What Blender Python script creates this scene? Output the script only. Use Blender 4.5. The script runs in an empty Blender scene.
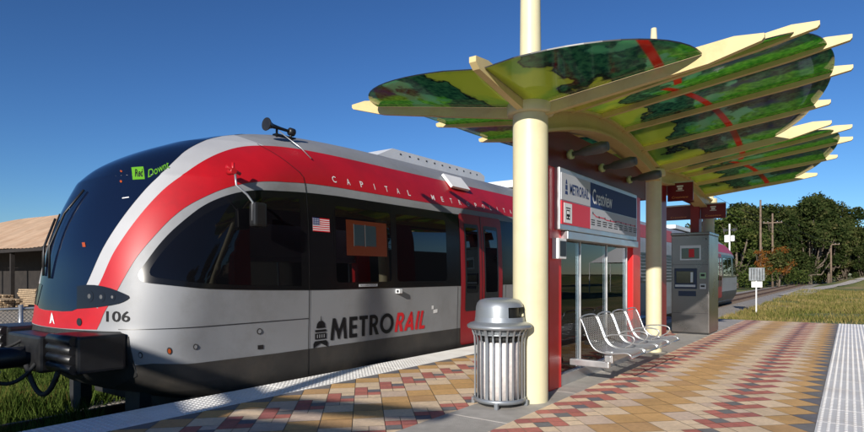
import bpy, bmesh, math, random
from mathutils import Vector, Matrix
from mathutils.geometry import tessellate_polygon
random.seed(11)
PI = math.pi
sc = bpy.context.scene
COL = sc.collection

# ------------------------------------------------------------------ materials
def nodes_mat(name):
    m = bpy.data.materials.new(name); m.use_nodes = True
    nt = m.node_tree; nt.nodes.clear()
    out = nt.nodes.new('ShaderNodeOutputMaterial')
    return m, nt, out
def N(nt, t, **kw):
    n = nt.nodes.new(t)
    for k, v in kw.items():
        if k.startswith('i_'):
            n.inputs[k[2:].replace('_', ' ')].default_value = v
        else: setattr(n, k, v)
    return n
def pbr(name, col, rough=.5, metal=0., var=.0, vscale=3., bump=0., bscale=60., ior=1.5, dirt=None, dscale=1.2, rvar=.0, coat=0.):
    """plain painted / metal / stone surface with tone variation, optional stains and fine relief"""
    m, nt, out = nodes_mat(name)
    b = N(nt, 'ShaderNodeBsdfPrincipled'); nt.links.new(b.outputs[0], out.inputs[0])
    b.inputs['Roughness'].default_value = rough; b.inputs['Metallic'].default_value = metal; b.inputs['IOR'].default_value = ior
    b.inputs['Coat Weight'].default_value = coat; b.inputs['Coat Roughness'].default_value = .05
    tc = N(nt, 'ShaderNodeNewGeometry')
    c4 = (*col, 1)
    b.inputs['Base Color'].default_value = c4
    src = None
    if var > 0:
        nz = N(nt, 'ShaderNodeTexNoise'); nz.inputs['Scale'].default_value = vscale; nz.inputs['Detail'].default_value = 6
        nt.links.new(tc.outputs['Position'], nz.inputs['Vector'])
        r = N(nt, 'ShaderNodeMapRange'); r.inputs['From Min'].default_value = .3; r.inputs['From Max'].default_value = .7
        r.inputs['To Min'].default_value = 1 - var; r.inputs['To Max'].default_value = 1 + var
        nt.links.new(nz.outputs[0], r.inputs[0])
        mx = N(nt, 'ShaderNodeVectorMath', operation='SCALE'); mx.inputs[0].default_value = col
        nt.links.new(r.outputs[0], mx.inputs['Scale']); src = mx.outputs[0]
        if rvar > 0:
            r2 = N(nt, 'ShaderNodeMapRange'); r2.inputs['From Min'].default_value = .3; r2.inputs['From Max'].default_value = .7
            r2.inputs['To Min'].default_value = max(.02, rough - rvar); r2.inputs['To Max'].default_value = rough + rvar
            nt.links.new(nz.outputs[0], r2.inputs[0]); nt.links.new(r2.outputs[0], b.inputs['Roughness'])
    if dirt:
        nz = N(nt, 'ShaderNodeTexNoise'); nz.inputs['Scale'].default_value = dscale; nz.inputs['Detail'].default_value = 8; nz.inputs['Roughness'].default_value = .7
        nt.links.new(tc.outputs['Position'], nz.inputs['Vector'])
        r = N(nt, 'ShaderNodeMapRange'); r.inputs['From Min'].default_value = .48; r.inputs['From Max'].default_value = .75
        nt.links.new(nz.outputs[0], r.inputs[0])
        mx = N(nt, 'ShaderNodeMix', data_type='RGBA'); mx.inputs['B'].default_value = (*dirt, 1)
        if src: nt.links.new(src, mx.inputs['A'])
        else: mx.inputs['A'].default_value = c4
        nt.links.new(r.outputs[0], mx.inputs['Factor']); src = mx.outputs['Result']
    if src: nt.links.new(src, b.inputs['Base Color'])
    if bump > 0:
        nz = N(nt, 'ShaderNodeTexNoise'); nz.inputs['Scale'].default_value = bscale; nz.inputs['Detail'].default_value = 4
        nt.links.new(tc.outputs['Position'], nz.inputs['Vector'])
        bp = N(nt, 'ShaderNodeBump'); bp.inputs['Strength'].default_value = bump; bp.inputs['Distance'].default_value = .02
        nt.links.new(nz.outputs[0], bp.inputs['Height']); nt.links.new(bp.outputs[0], b.inputs['Normal'])
    return m
M = {}
M['silver'] = pbr('train_silver', (.245, .25, .26), .50, .04, var=.06, vscale=1.2, dirt=(.185, .183, .18), dscale=1.1, rvar=.06)
M['lightsilver'] = pbr('train_light_stripe', (.40, .40, .41), .5, 0, var=.04)
M['red'] = pbr('train_red', (.42, .006, .011), .42, 0, var=.10, vscale=2., dirt=(.33, .008, .012), dscale=1.5)
M['doorred'] = pbr('door_red', (.27, .006, .010), .45, 0, var=.1, vscale=3)
M['skirt'] = pbr('train_skirt', (.036, .033, .030), .55, 0, var=.25, vscale=3, dirt=(.07, .058, .045))
M['black'] = pbr('black_plastic', (.012, .012, .013), .4, 0, var=.3, vscale=8)
M['rubber'] = pbr('rubber', (.018, .018, .018), .75, 0, var=.3, vscale=10)
M['band'] = pbr('window_band', (.006, .006, .007), .22, 0, ior=1.35)
M['shield'] = pbr('windshield_glass', (.004, .008, .024), .04, 0, ior=1.6)
M['pane'] = pbr('tinted_pane', (.003, .003, .004), .015, 0, ior=1.6)
M['cabpane'] = pbr('cab_pane_glass', (.004, .004, .005), .03, 0, ior=1.38)
M['lens'] = pbr('headlamp_lens', (.012, .013, .015), .12, 0, ior=1.4)
M['chrome'] = pbr('chrome', (.7, .7, .7), .15, 1)
M['decalblack'] = pbr('decal_black', (.008, .008, .009), .6, 0, ior=1.3)
M['decalwhite'] = pbr('decal_white', (.75, .75, .75), .5)
M['decalred'] = pbr('decal_red', (.62, .012, .02), .4)
M['decalblue'] = pbr('decal_blue', (.02, .035, .14), .5)
M['amber'] = pbr('amber_lens', (.35, .06, .01), .25)
M['cream'] = pbr('cream_paint', (.66, .60, .385), .45, 0, var=.04, vscale=2.5, dirt=(.58, .51, .31), dscale=1.5)
M['ribtinted'] = pbr('rib_tinted_light', (.62, .49, .235), .5, 0, var=.06, vscale=3, dirt=(.50, .36, .15), dscale=3)  # cream browned to stand for light filtered through the canopy glass
M['redpost'] = pbr('red_post_paint', (.72, .014, .014), .35, 0, var=.08, vscale=4)
M['portal'] = pbr('dark_red_portal', (.24, .008, .010), .4, 0, var=.08, vscale=4)
M['maroon'] = pbr('maroon_panel', (.11, .008, .010), .4, 0, var=.1)
M['signmaroon'] = pbr('maroon_sign', (.14, .006, .014), .35)
M['alu'] = pbr('brushed_aluminium', (.55, .56, .57), .38, .8, var=.06, vscale=6, rvar=.08)
M['steel'] = pbr('stainless_steel', (.21, .195, .185), .30, .95, var=.05, vscale=3, rvar=.04)
M['galv'] = pbr('galvanised_wire', (.45, .46, .47), .35, .7, var=.1, vscale=20)
M['canmetal'] = pbr('can_grey_paint', (.29, .31, .33), .38, .55, var=.05, vscale=8)
M['marble'] = pbr('can_liner_stone', (.74, .68, .65), .6, 0, var=.14, vscale=22, bump=.1)
M['concrete'] = pbr('concrete', (.42, .39, .35), .85, 0, var=.10, vscale=9, bump=.3, bscale=90, dirt=(.30, .27, .23), dscale=1.3)
M['joint'] = pbr('paver_joint', (.30, .24, .17), .95, 0, var=.2, vscale=20)
M['tactile'] = pbr('tactile_white', (.85, .83, .79), .55, 0, var=.05, vscale=4, dirt=(.72, .68, .62), dscale=2.4)
M['tactile2'] = pbr('tactile_grey', (.74, .72, .70), .6, 0, var=.06, vscale=4, dirt=(.58, .53, .48), dscale=2.0)
PV = {'G': (.20, .19, .185), 'M': (.66, .39, .155), 'T': (.80, .60, .40), 'R': (.54, .18, .135)}
PM = []
for k in 'GMTR':
    for j, f in enumerate((.90, .97, 1.03, 1.09)):
        cc = [min(.9, a * f) for a in PV[k]]
        if j == 0: cc[2] *= 1.12
        PM.append(pbr('paver_%s' % {'G': 'slate', 'M': 'mustard', 'T': 'sand', 'R': 'brick'}[k], tuple(cc), .85, 0, var=.10, vscale=26, bump=.25, bscale=150, dirt=tuple(a * .72 for a in cc), dscale=2.2))

def ground_mat():
    m, nt, out = nodes_mat('grass_field')
    b = N(nt, 'ShaderNodeBsdfPrincipled', i_Roughness=.95); nt.links.new(b.outputs[0], out.inputs[0])
    g = N(nt, 'ShaderNodeNewGeometry')
    n1 = N(nt, 'ShaderNodeTexNoise', i_Scale=.22, i_Detail=8.); n2 = N(nt, 'ShaderNodeTexNoise', i_Scale=5., i_Detail=6.)
    mp = N(nt, 'ShaderNodeMapping'); mp.inputs['Scale'].default_value = (1, .45, 1)
    nt.links.new(g.outputs['Position'], mp.inputs[0])
    nt.links.new(mp.outputs[0], n1.inputs['Vector']); nt.links.new(g.outputs['Position'], n2.inputs['Vector'])
    r = N(nt, 'ShaderNodeValToRGB'); e = r.color_ramp.elements
    e[0].position = .33; e[0].color = (.075, .115, .022, 1); e[1].position = .64; e[1].color = (.34, .245, .105, 1)
    x = r.color_ramp.elements.new(.48); x.color = (.14, .155, .035, 1); x = r.color_ramp.elements.new(.57); x.color = (.22, .20, .055, 1)
    ad = N(nt, 'ShaderNodeMath', operation='MULTIPLY_ADD'); ad.inputs[1].default_value = .35; ad.inputs[2].default_value = -.17
    nt.links.new(n2.outputs[0], ad.inputs[0])
    a2 = N(nt, 'ShaderNodeMath', operation='ADD'); nt.links.new(n1.outputs[0], a2.inputs[0]); nt.links.new(ad.outputs[0], a2.inputs[1])
    nt.links.new(a2.outputs[0], r.inputs[0]); nt.links.new(r.outputs[0], b.inputs['Base Color'])
    bp = N(nt, 'ShaderNodeBump', i_Strength=.6, i_Distance=.08); nt.links.new(n2.outputs[0], bp.inputs['Height']); nt.links.new(bp.outputs[0], b.inputs['Normal'])
    return m
M['field'] = ground_mat()
def stones_mat(name, c1, c2, sc_=22.):
    m, nt, out = nodes_mat(name)
    b = N(nt, 'ShaderNodeBsdfPrincipled', i_Roughness=.9); nt.links.new(b.outputs[0], out.inputs[0])
    g = N(nt, 'ShaderNodeNewGeometry'); v = N(nt, 'ShaderNodeTexVoronoi', i_Scale=sc_); nt.links.new(g.outputs['Position'], v.inputs['Vector'])
    sp = N(nt, 'ShaderNodeSeparateColor'); nt.links.new(v.outputs['Color'], sp.inputs[0])
    mx = N(nt, 'ShaderNodeMix', data_type='RGBA'); mx.inputs['A'].default_value = (*c1, 1); mx.inputs['B'].default_value = (*c2, 1)
    nt.links.new(sp.outputs[0], mx.inputs['Factor']); nt.links.new(mx.outputs['Result'], b.inputs['Base Color'])
    bp = N(nt, 'ShaderNodeBump', i_Strength=.9, i_Distance=.04); nt.links.new(v.outputs['Distance'], bp.inputs['Height']); bp.invert = True
    nt.links.new(bp.outputs[0], b.inputs['Normal'])
    return m
M['ballast'] = stones_mat('ballast_stone', (.22, .19, .16), (.46, .42, .37), 16)
M['gravel'] = stones_mat('yard_gravel', (.34, .28, .21), (.48, .41, .32), 9)
M['paleway'] = stones_mat('pale_gravel', (.42, .38, .33), (.58, .53, .47), 7)
M['rail'] = pbr('rusty_rail', (.17, .09, .055), .6, .4, var=.2)
M['tie'] = pbr('wood_sleeper', (.11, .08, .06), .9, 0, var=.3, vscale=4)
M['bark'] = pbr('bark', (.13, .10, .075), .9, 0, var=.3, vscale=4, bump=.5, bscale=12)
M['polewood'] = pbr('pole_wood', (.17, .12, .085), .85, 0, var=.25, vscale=3)
def leaf_mat(name, c1, c2, c3=None, ns=1.3, trans=.3):
    m, nt, out = nodes_mat(name)
    d = N(nt, 'ShaderNodeBsdfDiffuse'); t = N(nt, 'ShaderNodeBsdfTranslucent'); mix = N(nt, 'ShaderNodeMixShader'); mix.inputs[0].default_value = trans
    nt.links.new(d.outputs[0], mix.inputs[1]); nt.links.new(t.outputs[0], mix.inputs[2]); nt.links.new(mix.outputs[0], out.inputs[0])
    g = N(nt, 'ShaderNodeNewGeometry')
    n1 = N(nt, 'ShaderNodeTexNoise', i_Scale=ns, i_Detail=3.); nt.links.new(g.outputs['Position'], n1.inputs['Vector'])
    ad = N(nt, 'ShaderNodeMath', operation='MULTIPLY_ADD'); ad.inputs[1].default_value = .45; nt.links.new(g.outputs['Random Per Island'], ad.inputs[0])
    sb = N(nt, 'ShaderNodeMath', operation='SUBTRACT'); sb.inputs[1].default_value = .22; nt.links.new(n1.outputs[0], sb.inputs[0]); nt.links.new(sb.outputs[0], ad.inputs[2])
    r = N(nt, 'ShaderNodeValToRGB'); e = r.color_ramp.elements
    e[0].position = .3; e[0].color = (*c1, 1); e[1].position = .7; e[1].color = (*c2, 1)
    if c3: x = e.new(.86); x.color = (*c3, 1)
    nt.links.new(ad.outputs[0], r.inputs[0]); nt.links.new(r.outputs[0], d.inputs[0]); nt.links.new(r.outputs[0], t.inputs[0])
    return m
M['leafdark'] = leaf_mat('leaves_dark', (.020, .034, .011), (.070, .088, .028), (.12, .105, .045), .5)
M['leafolive'] = leaf_mat('leaves_olive', (.030, .045, .014), (.095, .11, .035), (.16, .135, .06), .5)
M['leafmid'] = leaf_mat('leaves_mid', (.035, .060, .014), (.10, .125, .035), (.16, .15, .05), .6)
M['leafautumn'] = leaf_mat('leaves_autumn', (.16, .07, .02), (.30, .12, .03), (.12, .12, .03), 1.2)
M['weeds'] = leaf_mat('weed_blades', (.035, .065, .012), (.12, .16, .035), (.30, .17, .06), 1.0)
M['dryblades'] = leaf_mat('dry_blades', (.12, .135, .03), (.33, .255, .095), (.42, .30, .15), .35)
M['rust'] = pbr('rusted_roof', (.50, .34, .22), .8, 0, var=.18, vscale=.8, dirt=(.36, .20, .11), dscale=.6)
M['wood_shade'] = pbr('timber_and_shade', (.018, .014, .012), .9, 0, var=.3)  # timber colour, near black to stand for the shade inside the shed too
M['lumber'] = pbr('stacked_lumber', (.36, .26, .16), .8, 0, var=.3, vscale=6)
M['stucco'] = pbr('orange_stucco', (.62, .17, .045), .85, 0, var=.08)
M['stuccodark'] = pbr('brown_stucco', (.16, .12, .09), .85, 0, var=.08)
M['whitepaint'] = pbr('white_paint', (.78, .78, .77), .5, 0, var=.04)
M['tentcloth'] = pbr('tent_cloth', (.8, .8, .8), .8)
M['hvac'] = pbr('hvac_housing', (.66, .67, .68), .45, .1, var=.05)
M['bluebezel'] = pbr('blue_bezel', (.015, .03, .075), .35)
M['greenbtn'] = pbr('green_reader', (.35, .55, .35), .5)
M['screen'] = pbr('screen_glass', (.03, .035, .03), .08, 0, ior=1.6)
M['lampbody'] = pbr('lamp_housing', (.10, .10, .10), .45, .3)
M['lampknob'] = pbr('lamp_knob', (.42, .46, .22), .5)
M['signgrey'] = pbr('sign_grey', (.45, .46, .50), .6)
M['signblue'] = pbr('sign_blue', (.010, .035, .14), .65)
M['orangetext'] = pbr('orange_lettering', (.75, .28, .08), .5)

def glass_mat():
    m, nt, out = nodes_mat('clear_glass')
    tr = N(nt, 'ShaderNodeBsdfTransparent'); tr.inputs[0].default_value = (.76, .86, .92, 1)
    gl = N(nt, 'ShaderNodeBsdfGlossy'); gl.inputs['Roughness'].default_value = .01
    fr = N(nt, 'ShaderNodeFresnel', i_IOR=1.55); mix = N(nt, 'ShaderNodeMixShader')
    nt.links.new(fr.outputs[0], mix.inputs[0]); nt.links.new(tr.outputs[0], mix.inputs[1]); nt.links.new(gl.outputs[0], mix.inputs[2])
    nt.links.new(mix.outputs[0], out.inputs[0]); return m
M['glass'] = glass_mat()
M['seen_orange'] = pbr('orange_wall_view_paint', (.085, .017, .005), .35); M['seen_blue'] = pbr('pane_view_paint', (.02, .035, .045), .3); M['seen_pale'] = pbr('frame_view_paint', (.12, .14, .15), .4)  # colours of the painted window view, already darkened as if behind tinted glass

def led_mat():
    m, nt, out = nodes_mat('destination_led')
    e = N(nt, 'ShaderNodeEmission'); e.inputs[0].default_value = (.22, .62, .05, 1); e.inputs[1].default_value = .75
    nt.links.new(e.outputs[0], out.inputs[0]); return m
M['led'] = led_mat()

def art_glass():
    """printed canopy glass: lime next to the spine, dark foliage blobs, mint gaps, a red stem, grass strips by each rib"""
    m, nt, out = nodes_mat('printed_art_glass')
    L = nt.links.new
    g = N(nt, 'ShaderNodeTexCoord'); sx = N(nt, 'ShaderNodeSeparateXYZ'); L(g.outputs['Object'], sx.inputs[0])
    def math_(op, a, b=None, c=None, clamp=False):
        n = N(nt, 'ShaderNodeMath', operation=op); n.use_clamp = clamp
        for i, v in enumerate((a, b, c)):
            if v is None: continue
            if isinstance(v, (int, float)): n.inputs[i].default_value = v
            else: L(v, n.inputs[i])
        return n.outputs[0]
    def noise(scale, detail=3., off=0.):
        n = N(nt, 'ShaderNodeTexNoise', i_Scale=scale, i_Detail=detail)
        if off:
            mp = N(nt, 'ShaderNodeMapping'); mp.inputs['Location'].default_value = (off, off, off); L(g.outputs['Object'], mp.inputs[0]); L(mp.outputs[0], n.inputs['Vector'])
        else: L(g.outputs['Object'], n.inputs['Vector'])
        return n.outputs[0]
    def mixc(f, a, b):
        n = N(nt, 'ShaderNodeMix', data_type='RGBA'); L(f, n.inputs['Factor'])
        for k, v in (('A', a), ('B', b)):
            if isinstance(v, tuple): n.inputs[k].default_value = (*v, 1)
            else: L(v, n.inputs[k])
        return n.outputs['Result']
    def step(x, e, w=.02):   # 0 below e, 1 above
        n = N(nt, 'ShaderNodeMapRange'); n.inputs['From Min'].default_value = e - w; n.inputs['From Max'].default_value = e + w
        L(x, n.inputs[0]); return n.outputs[0]
    du = math_('ABSOLUTE', math_('ADD', sx.outputs[0], 2.66))
    big = noise(1.5, 4.); fine = noise(18., 5.); mid = noise(4.2, 4., 7.)
    d1 = math_('ADD', du, math_('MULTIPLY', math_('SUBTRACT', big, .5), 1.6))
    ph = math_('FRACT', math_('DIVIDE', math_('SUBTRACT', sx.outputs[1], 4.442), .918))
    ph2 = math_('ADD', ph, math_('MULTIPLY', math_('SUBTRACT', mid, .5), .35))
    dark = mixc(step(fine, .5, .10), (.018, .085, .06), (.08, .25, .12))
    navy = mixc(step(mid, .52, .05), dark, (.025, .10, .15))
    grass = mixc(step(fine, .5, .12), (.05, .27, .04), (.22, .58, .08))
    outer = mixc(step(ph2, .58, .04), navy, grass)
    mint = mixc(step(big, .5, .1), (.24, .55, .30), (.14, .42, .20))
    c = mixc(step(mid, .51, .02), outer, mint)
    c = mixc(step(d1, 1.48, .02), c, outer)
    inner = mixc(step(big, .58, .03), (.50, .56, .09), (.30, .46, .09))
    blob = mixc(step(d1, .58, .012), inner, (.008, .02, .03))
    blob = mixc(step(d1, .62, .012), blob, dark)
    c = mixc(step(d1, .95, .012), blob, c)
    # red stem
    wrap = math_('SUBTRACT', math_('MODULO', math_('ADD', sx.outputs[1], 39.05 + 4.55 - 4.55 * 0), 4.59), 2.6)
    cen = math_('SUBTRACT', 1.30, math_('MULTIPLY', math_('MULTIPLY', wrap, wrap), .055))
    cen = math_('ADD', cen, math_('MULTIPLY', math_('LESS_THAN', sx.outputs[0], -2.66), 5.))
    dd = math_('ABSOLUTE', math_('SUBTRACT', du, cen))
    c = mixc(step(dd, .042, .008), (.62, .04, .02), c)
    tr = N(nt, 'ShaderNodeBsdfTransparent'); tl = N(nt, 'ShaderNodeBsdfTranslucent'); gl = N(nt, 'ShaderNodeBsdfGlossy'); gl.inputs['Roughness'].default_value = .06
    cs_ = N(nt, 'ShaderNodeGamma'); cs_.inputs[1].default_value = .68; L(c, cs_.inputs[0]); cs_ = cs_.outputs[0]
    L(cs_, tr.inputs[0]); L(cs_, tl.inputs[0])
    df = N(nt, 'ShaderNodeBsdfDiffuse'); L(c, df.inputs[0])
    m0 = N(nt, 'ShaderNodeMixShader'); m0.inputs[0].default_value = .12; L(tl.outputs[0], m0.inputs[1]); L(df.outputs[0], m0.inputs[2])
    m1 = N(nt, 'ShaderNodeMixShader'); m1.inputs[0].default_value = .76; L(tr.outputs[0], m1.inputs[1]); L(m0.outputs[0], m1.inputs[2])
    fr = N(nt, 'ShaderNodeFresnel', i_IOR=1.45); m2 = N(nt, 'ShaderNodeMixShader'); L(math_('MULTIPLY', fr.outputs[0], .55), m2.inputs[0]); L(m1.outputs[0], m2.inputs[1]); L(gl.outputs[0], m2.inputs[2])
    L(m2.outputs[0], out.inputs[0]); return m
M['art'] = art_glass()

# ------------------------------------------------------------------ object helpers
def link(name, me, mats, parent=None, smooth=False):
    o = bpy.data.objects.new(name, me); COL.objects.link(o)
    for m in (mats if isinstance(mats, (list, tuple)) else [mats]):
        me.materials.append(M[m] if isinstance(m, str) else m)
    if smooth: me.shade_smooth()
    if parent is not None:
        o.parent = parent
        if parent.parent is None: o.location = -parent.location   # geometry is written in world coordinates
    return o
def thing(name, label, cat, loc=(0, 0, 0), group=None):
    o = bpy.data.objects.new(name, None); COL.objects.link(o); o.location = loc; o.empty_display_size = .2
    o['label'] = label; o['category'] = cat
    if group: o['group'] = group
    return o
def tag(o, label=None, cat=None, group=None, kind=None):
    for k, v in (('label', label), ('category', cat), ('group', group), ('kind', kind)):
        if v: o[k] = v
    return o
class MB:
    def __init__(s): s.bm = bmesh.new()
    def box(s, x0, x1, y0, y1, z0, z1, bevel=0, mi=0, rz=0, c=None):
        before = set(s.bm.faces) if (bevel > 0 and mi) else None
        r = bmesh.ops.create_cube(s.bm, size=1)
        vs = r['verts']
        for v in vs: v.co = Vector(((x0 + x1) / 2 + v.co.x * (x1 - x0), (y0 + y1) / 2 + v.co.y * (y1 - y0), (z0 + z1) / 2 + v.co.z * (z1 - z0)))
        if rz:
            bmesh.ops.rotate(s.bm, verts=vs, cent=c or ((x0 + x1) / 2, (y0 + y1) / 2, 0), matrix=Matrix.Rotation(rz, 3, 'Z'))
        fs = set(f for v in vs for f in v.link_faces)
        if bevel > 0:
            es = list(set(e for v in vs for e in v.link_edges))
            rb = bmesh.ops.bevel(s.bm, geom=es, offset=bevel, segments=2, affect='EDGES', profile=.6)
            fs = set(s.bm.faces) - before if before is not None else set()
        for f in fs:
            if f.is_valid: f.material_index = mi
        return s
    def tube(s, pts, r, n=10, cap=True, mi=0, flat=1.0):
        pts = [Vector(p) for p in pts]; rs = r if isinstance(r, (list, tuple)) else [r] * len(pts)
        rings = []; prev = None
        for i, p in enumerate(pts):
            t = (pts[min(i + 1, len(pts) - 1)] - pts[max(i - 1, 0)]).normalized()
            if prev is None:
                a = Vector((0, 0, 1)) if abs(t.z) < .9 else Vector((1, 0, 0)); x = t.cross(a).normalized()
            else:
                x = (prev - t * prev.dot(t)).normalized()
            prev = x; y = t.cross(x)
            rings.append([s.bm.verts.new(p + (x * math.cos(2 * PI * k / n) * rs[i] + y * math.sin(2 * PI * k / n) * rs[i] * flat)) for k in range(n)])
        for a, b in zip(rings, rings[1:]):
            for k in range(n):
                f = s.bm.faces.new((a[k], a[(k + 1) % n], b[(k + 1) % n], b[k])); f.material_index = mi; f.smooth = True
        if cap:
            f = s.bm.faces.new(rings[0][::-1]); f.material_index = mi; f = s.bm.faces.new(rings[-1]); f.material_index = mi
        return s
    def lathe(s, prof, c, n=32, mi=0, a0=0, a1=2 * PI, smooth=True):
        closed = abs(a1 - a0 - 2 * PI) < 1e-6; m = n if closed else n + 1
        rings = [[s.bm.verts.new((c[0] + r * math.cos(a0 + (a1 - a0) * k / n), c[1] + r * math.sin(a0 + (a1 - a0) * k / n), c[2] + z)) for k in range(m)] for r, z in prof]
        for a, b in zip(rings, rings[1:]):
            for k in range(n):
                f = s.bm.faces.new((a[k], a[(k + 1) % m], b[(k + 1) % m], b[k])); f.smooth = smooth; f.material_index = mi
        return s
    def prism(s, poly, fn, d0, d1, mi=0):
        """poly of 2D points mapped by fn(a,b,depth) to 3D, extruded between two depths"""
        A = [s.bm.verts.new(fn(a, b, d0)) for a, b in poly]; B = [s.bm.verts.new(fn(a, b, d1)) for a, b in poly]
        n = len(poly)
        for f in (s.bm.faces.new(A[::-1]), s.bm.faces.new(B)): f.material_index = mi
        for i in range(n):
            f = s.bm.faces.new((A[i], A[(i + 1) % n], B[(i + 1) % n], B[i])); f.material_index = mi
        return s
    def quad(s, *ps, mi=0):
        f = s.bm.faces.new([s.bm.verts.new(p) for p in ps]); f.material_index = mi; return s
    def build(s, name, mats, parent=None, recalc=True):
        if recalc: bmesh.ops.recalc_face_normals(s.bm, faces=s.bm.faces)
        me = bpy.data.meshes.new(name); s.bm.to_mesh(me); s.bm.free()
        return link(name, me, mats, parent)
def copy_tree(o, parent=None):
    c = o.copy(); COL.objects.link(c)
    if parent is not None: c.parent = parent; c.matrix_parent_inverse = o.matrix_parent_inverse.copy()
    for ch in list(o.children): copy_tree(ch, c)
    return c
def text_faces(txt, x0, x1, y0, y1, bold=0., shear=0., space=1.):
    """outline text as 2D triangles fitted to a rectangle"""
    cu = bpy.data.curves.new('t', 'FONT'); cu.body = txt; cu.offset = bold; cu.space_character = space; cu.shear = shear; cu.resolution_u = 3
    o = bpy.data.objects.new('t', cu); COL.objects.link(o)
    dg = bpy.context.evaluated_depsgraph_get(); ev = o.evaluated_get(dg); me = ev.to_mesh()
    vs = [(v.co.x, v.co.y) for v in me.vertices]; fs = [tuple(p.vertices) for p in me.polygons]
    ev.to_mesh_clear(); bpy.data.objects.remove(o); bpy.data.curves.remove(cu)
    ax = min(v[0] for v in vs); bx = max(v[0] for v in vs); ay = min(v[1] for v in vs); by = max(v[1] for v in vs)
    vs = [(x0 + (x - ax) / (bx - ax) * (x1 - x0), y0 + (y - ay) / (by - ay) * (y1 - y0)) for x, y in vs]
    return vs, fs
def text_obj(name, txt, rect, fn, mat, parent, **kw):
    vs, fs = text_faces(txt, *rect, **kw)
    me = bpy.data.meshes.new(name); me.from_pydata([fn(x, y) for x, y in vs], [], fs); me.update()
    return link(name, me, mat, parent)

# ------------------------------------------------------------------ world, sun, camera
w = bpy.data.worlds.new('World'); sc.world = w; w.use_nodes = True
nt = w.node_tree; bg = nt.nodes['Background']
sky = nt.nodes.new('ShaderNodeTexSky'); sky.sky_type = 'NISHITA'; sky.sun_disc = False
SUN = Vector((.27, -1, .36)).normalized()
sky.sun_elevation = math.asin(SUN.z); sky.sun_rotation = math.atan2(SUN.x, SUN.y)
sky.air_density = 1.0; sky.dust_density = .0; sky.ozone_density = 6
gm = nt.nodes.new('ShaderNodeGamma'); gm.inputs[1].default_value = 1.32
nt.links.new(sky.outputs[0], gm.inputs[0]); nt.links.new(gm.outputs[0], bg.inputs[0]); bg.inputs[1].default_value = .05
sl = bpy.data.lights.new('sun', 'SUN'); sl.energy = 5.0; sl.angle = math.radians(.5); sl.color = (1, .945, .86)
so = bpy.data.objects.new('sun', sl); COL.objects.link(so)
so.rotation_euler = (-SUN).to_track_quat('-Z', 'Y').to_euler(); so.location = (5, -20, 12)
cam = bpy.data.cameras.new('camera'); co = bpy.data.objects.new('camera', cam); COL.objects.link(co); sc.camera = co
cam.sensor_width = 36; cam.lens = 572 / 864 * 36; cam.shift_y = 58 / 864; cam.clip_end = 6000; cam.clip_start = .05
co.location = (0, 0, 1.3); co.rotation_euler = (PI / 2, 0, math.radians(36.158))
sc.view_settings.view_transform = 'Standard'; sc.view_settings.look = 'None'; sc.view_settings.exposure = .3; sc.view_settings.gamma = 1
sc.cycles.max_bounces = 10; sc.cycles.transparent_max_bounces = 16

# ------------------------------------------------------------------ ground, yard, track
GZ = -.62
g = MB()
def gh(x, y):   # field rises gently beyond the platform on the right
    h = 0
    if y > 95 and x > -4.4:
        h += 1.55 * math.exp(-((y - 112) / 9) ** 2) * min(1, max(0, (x + 4.4) / 6))
    return h
xs = [-3000, -400, -120, -60, -30, -15, -9.3] + [-4.4 + i * 1.2 for i in range(40)] + [60, 120, 400, 3000]
ys = [-3000, -300, -60, -20, 0] + [18.5 + i * 3 for i in range(45)] + [180, 260, 500, 1200, 3000]
grid = [[g.bm.verts.new((x, y, GZ + gh(x, y) + (random.uniform(-.05, .05) if (abs(x) < 100 and 18 < y < 170 and x > -4.3) else 0))) for x in xs] for y in ys]
for j in range(len(ys) - 1):
    for i in range(len(xs) - 1): g.bm.faces.new((grid[j][i], grid[j][i + 1], grid[j + 1][i + 1], grid[j + 1][i])).smooth = True
tag(g.build('ground', 'field'), kind='structure')
g = MB(); g.quad((-90, -30, GZ + .006), (-14.4, -30, GZ + .006), (-14.4, 60, GZ + .006), (-90, 60, GZ + .006)); tag(g.build('gravel_yard', 'gravel'), kind='structure')
g = MB()
TC = -7.125
prof = [(-9.5, GZ + .004), (-9.0, GZ + .05), (-5.5, GZ + .05), (-4.5, GZ + .004)]
stations = [-40, 5, 25, 60, 120, 400]
for a, b in zip(stations, stations[1:]):
    for (x0, z0), (x1, z1) in zip(prof, prof[1:]): g.quad((x0, a, z0), (x1, a, z1), (x1, b, z1), (x0, b, z0))
tag(g.build('track_ballast', 'ballast'), kind='structure')
g = MB()
for s_ in (-.7175, .7175):
    x = TC + s_
    g.box(x - .035, x + .035, -40, 400, GZ + .15, GZ + .19); g.box(x - .012, x + .012, -40, 400, GZ + .085, GZ + .15); g.box(x - .07, x + .07, -40, 400, GZ + .07, GZ + .085)
rails = tag(g.build('railway_track', 'rail'), kind='structure')
g = MB()
y = -12
while y < 150:
    g.box(TC - 1.3, TC + 1.3, y, y + .22, GZ + .01, GZ + .07); y += .6
g.build('sleepers', 'tie', rails)
# pale gravel way climbing over the low rise at the right
g = MB()
pw = [(-4.0, 58), (-3.95, 64), (-3.6, 85), (-2.5, 100), (1, 107), (8, 111), (30, 113), (70, 115)]
for (x0, y0), (x1, y1) in zip(pw, pw[1:]):
    w0 = 1.1
    for k in range(8):
        t0, t1 = k / 8, (k + 1) / 8
        P0 = Vector((x0 + (x1 - x0) * t0, y0 + (y1 - y0) * t0, 0)); P1 = Vector((x0 + (x1 - x0) * t1, y0 + (y1 - y0) * t1, 0))
        d = (Vector((x1 - x0, y1 - y0, 0))).normalized(); nrm = Vector((d.y, -d.x, 0)) * w0
        q = []
        for p in (P0 + nrm, P1 + nrm, P1 - nrm, P0 - nrm): q.append((p.x, p.y, GZ + gh(p.x, p.y) + .09))
        g.quad(*q)
tag(g.build('gravel_path', 'paleway'), kind='structure')

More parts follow.
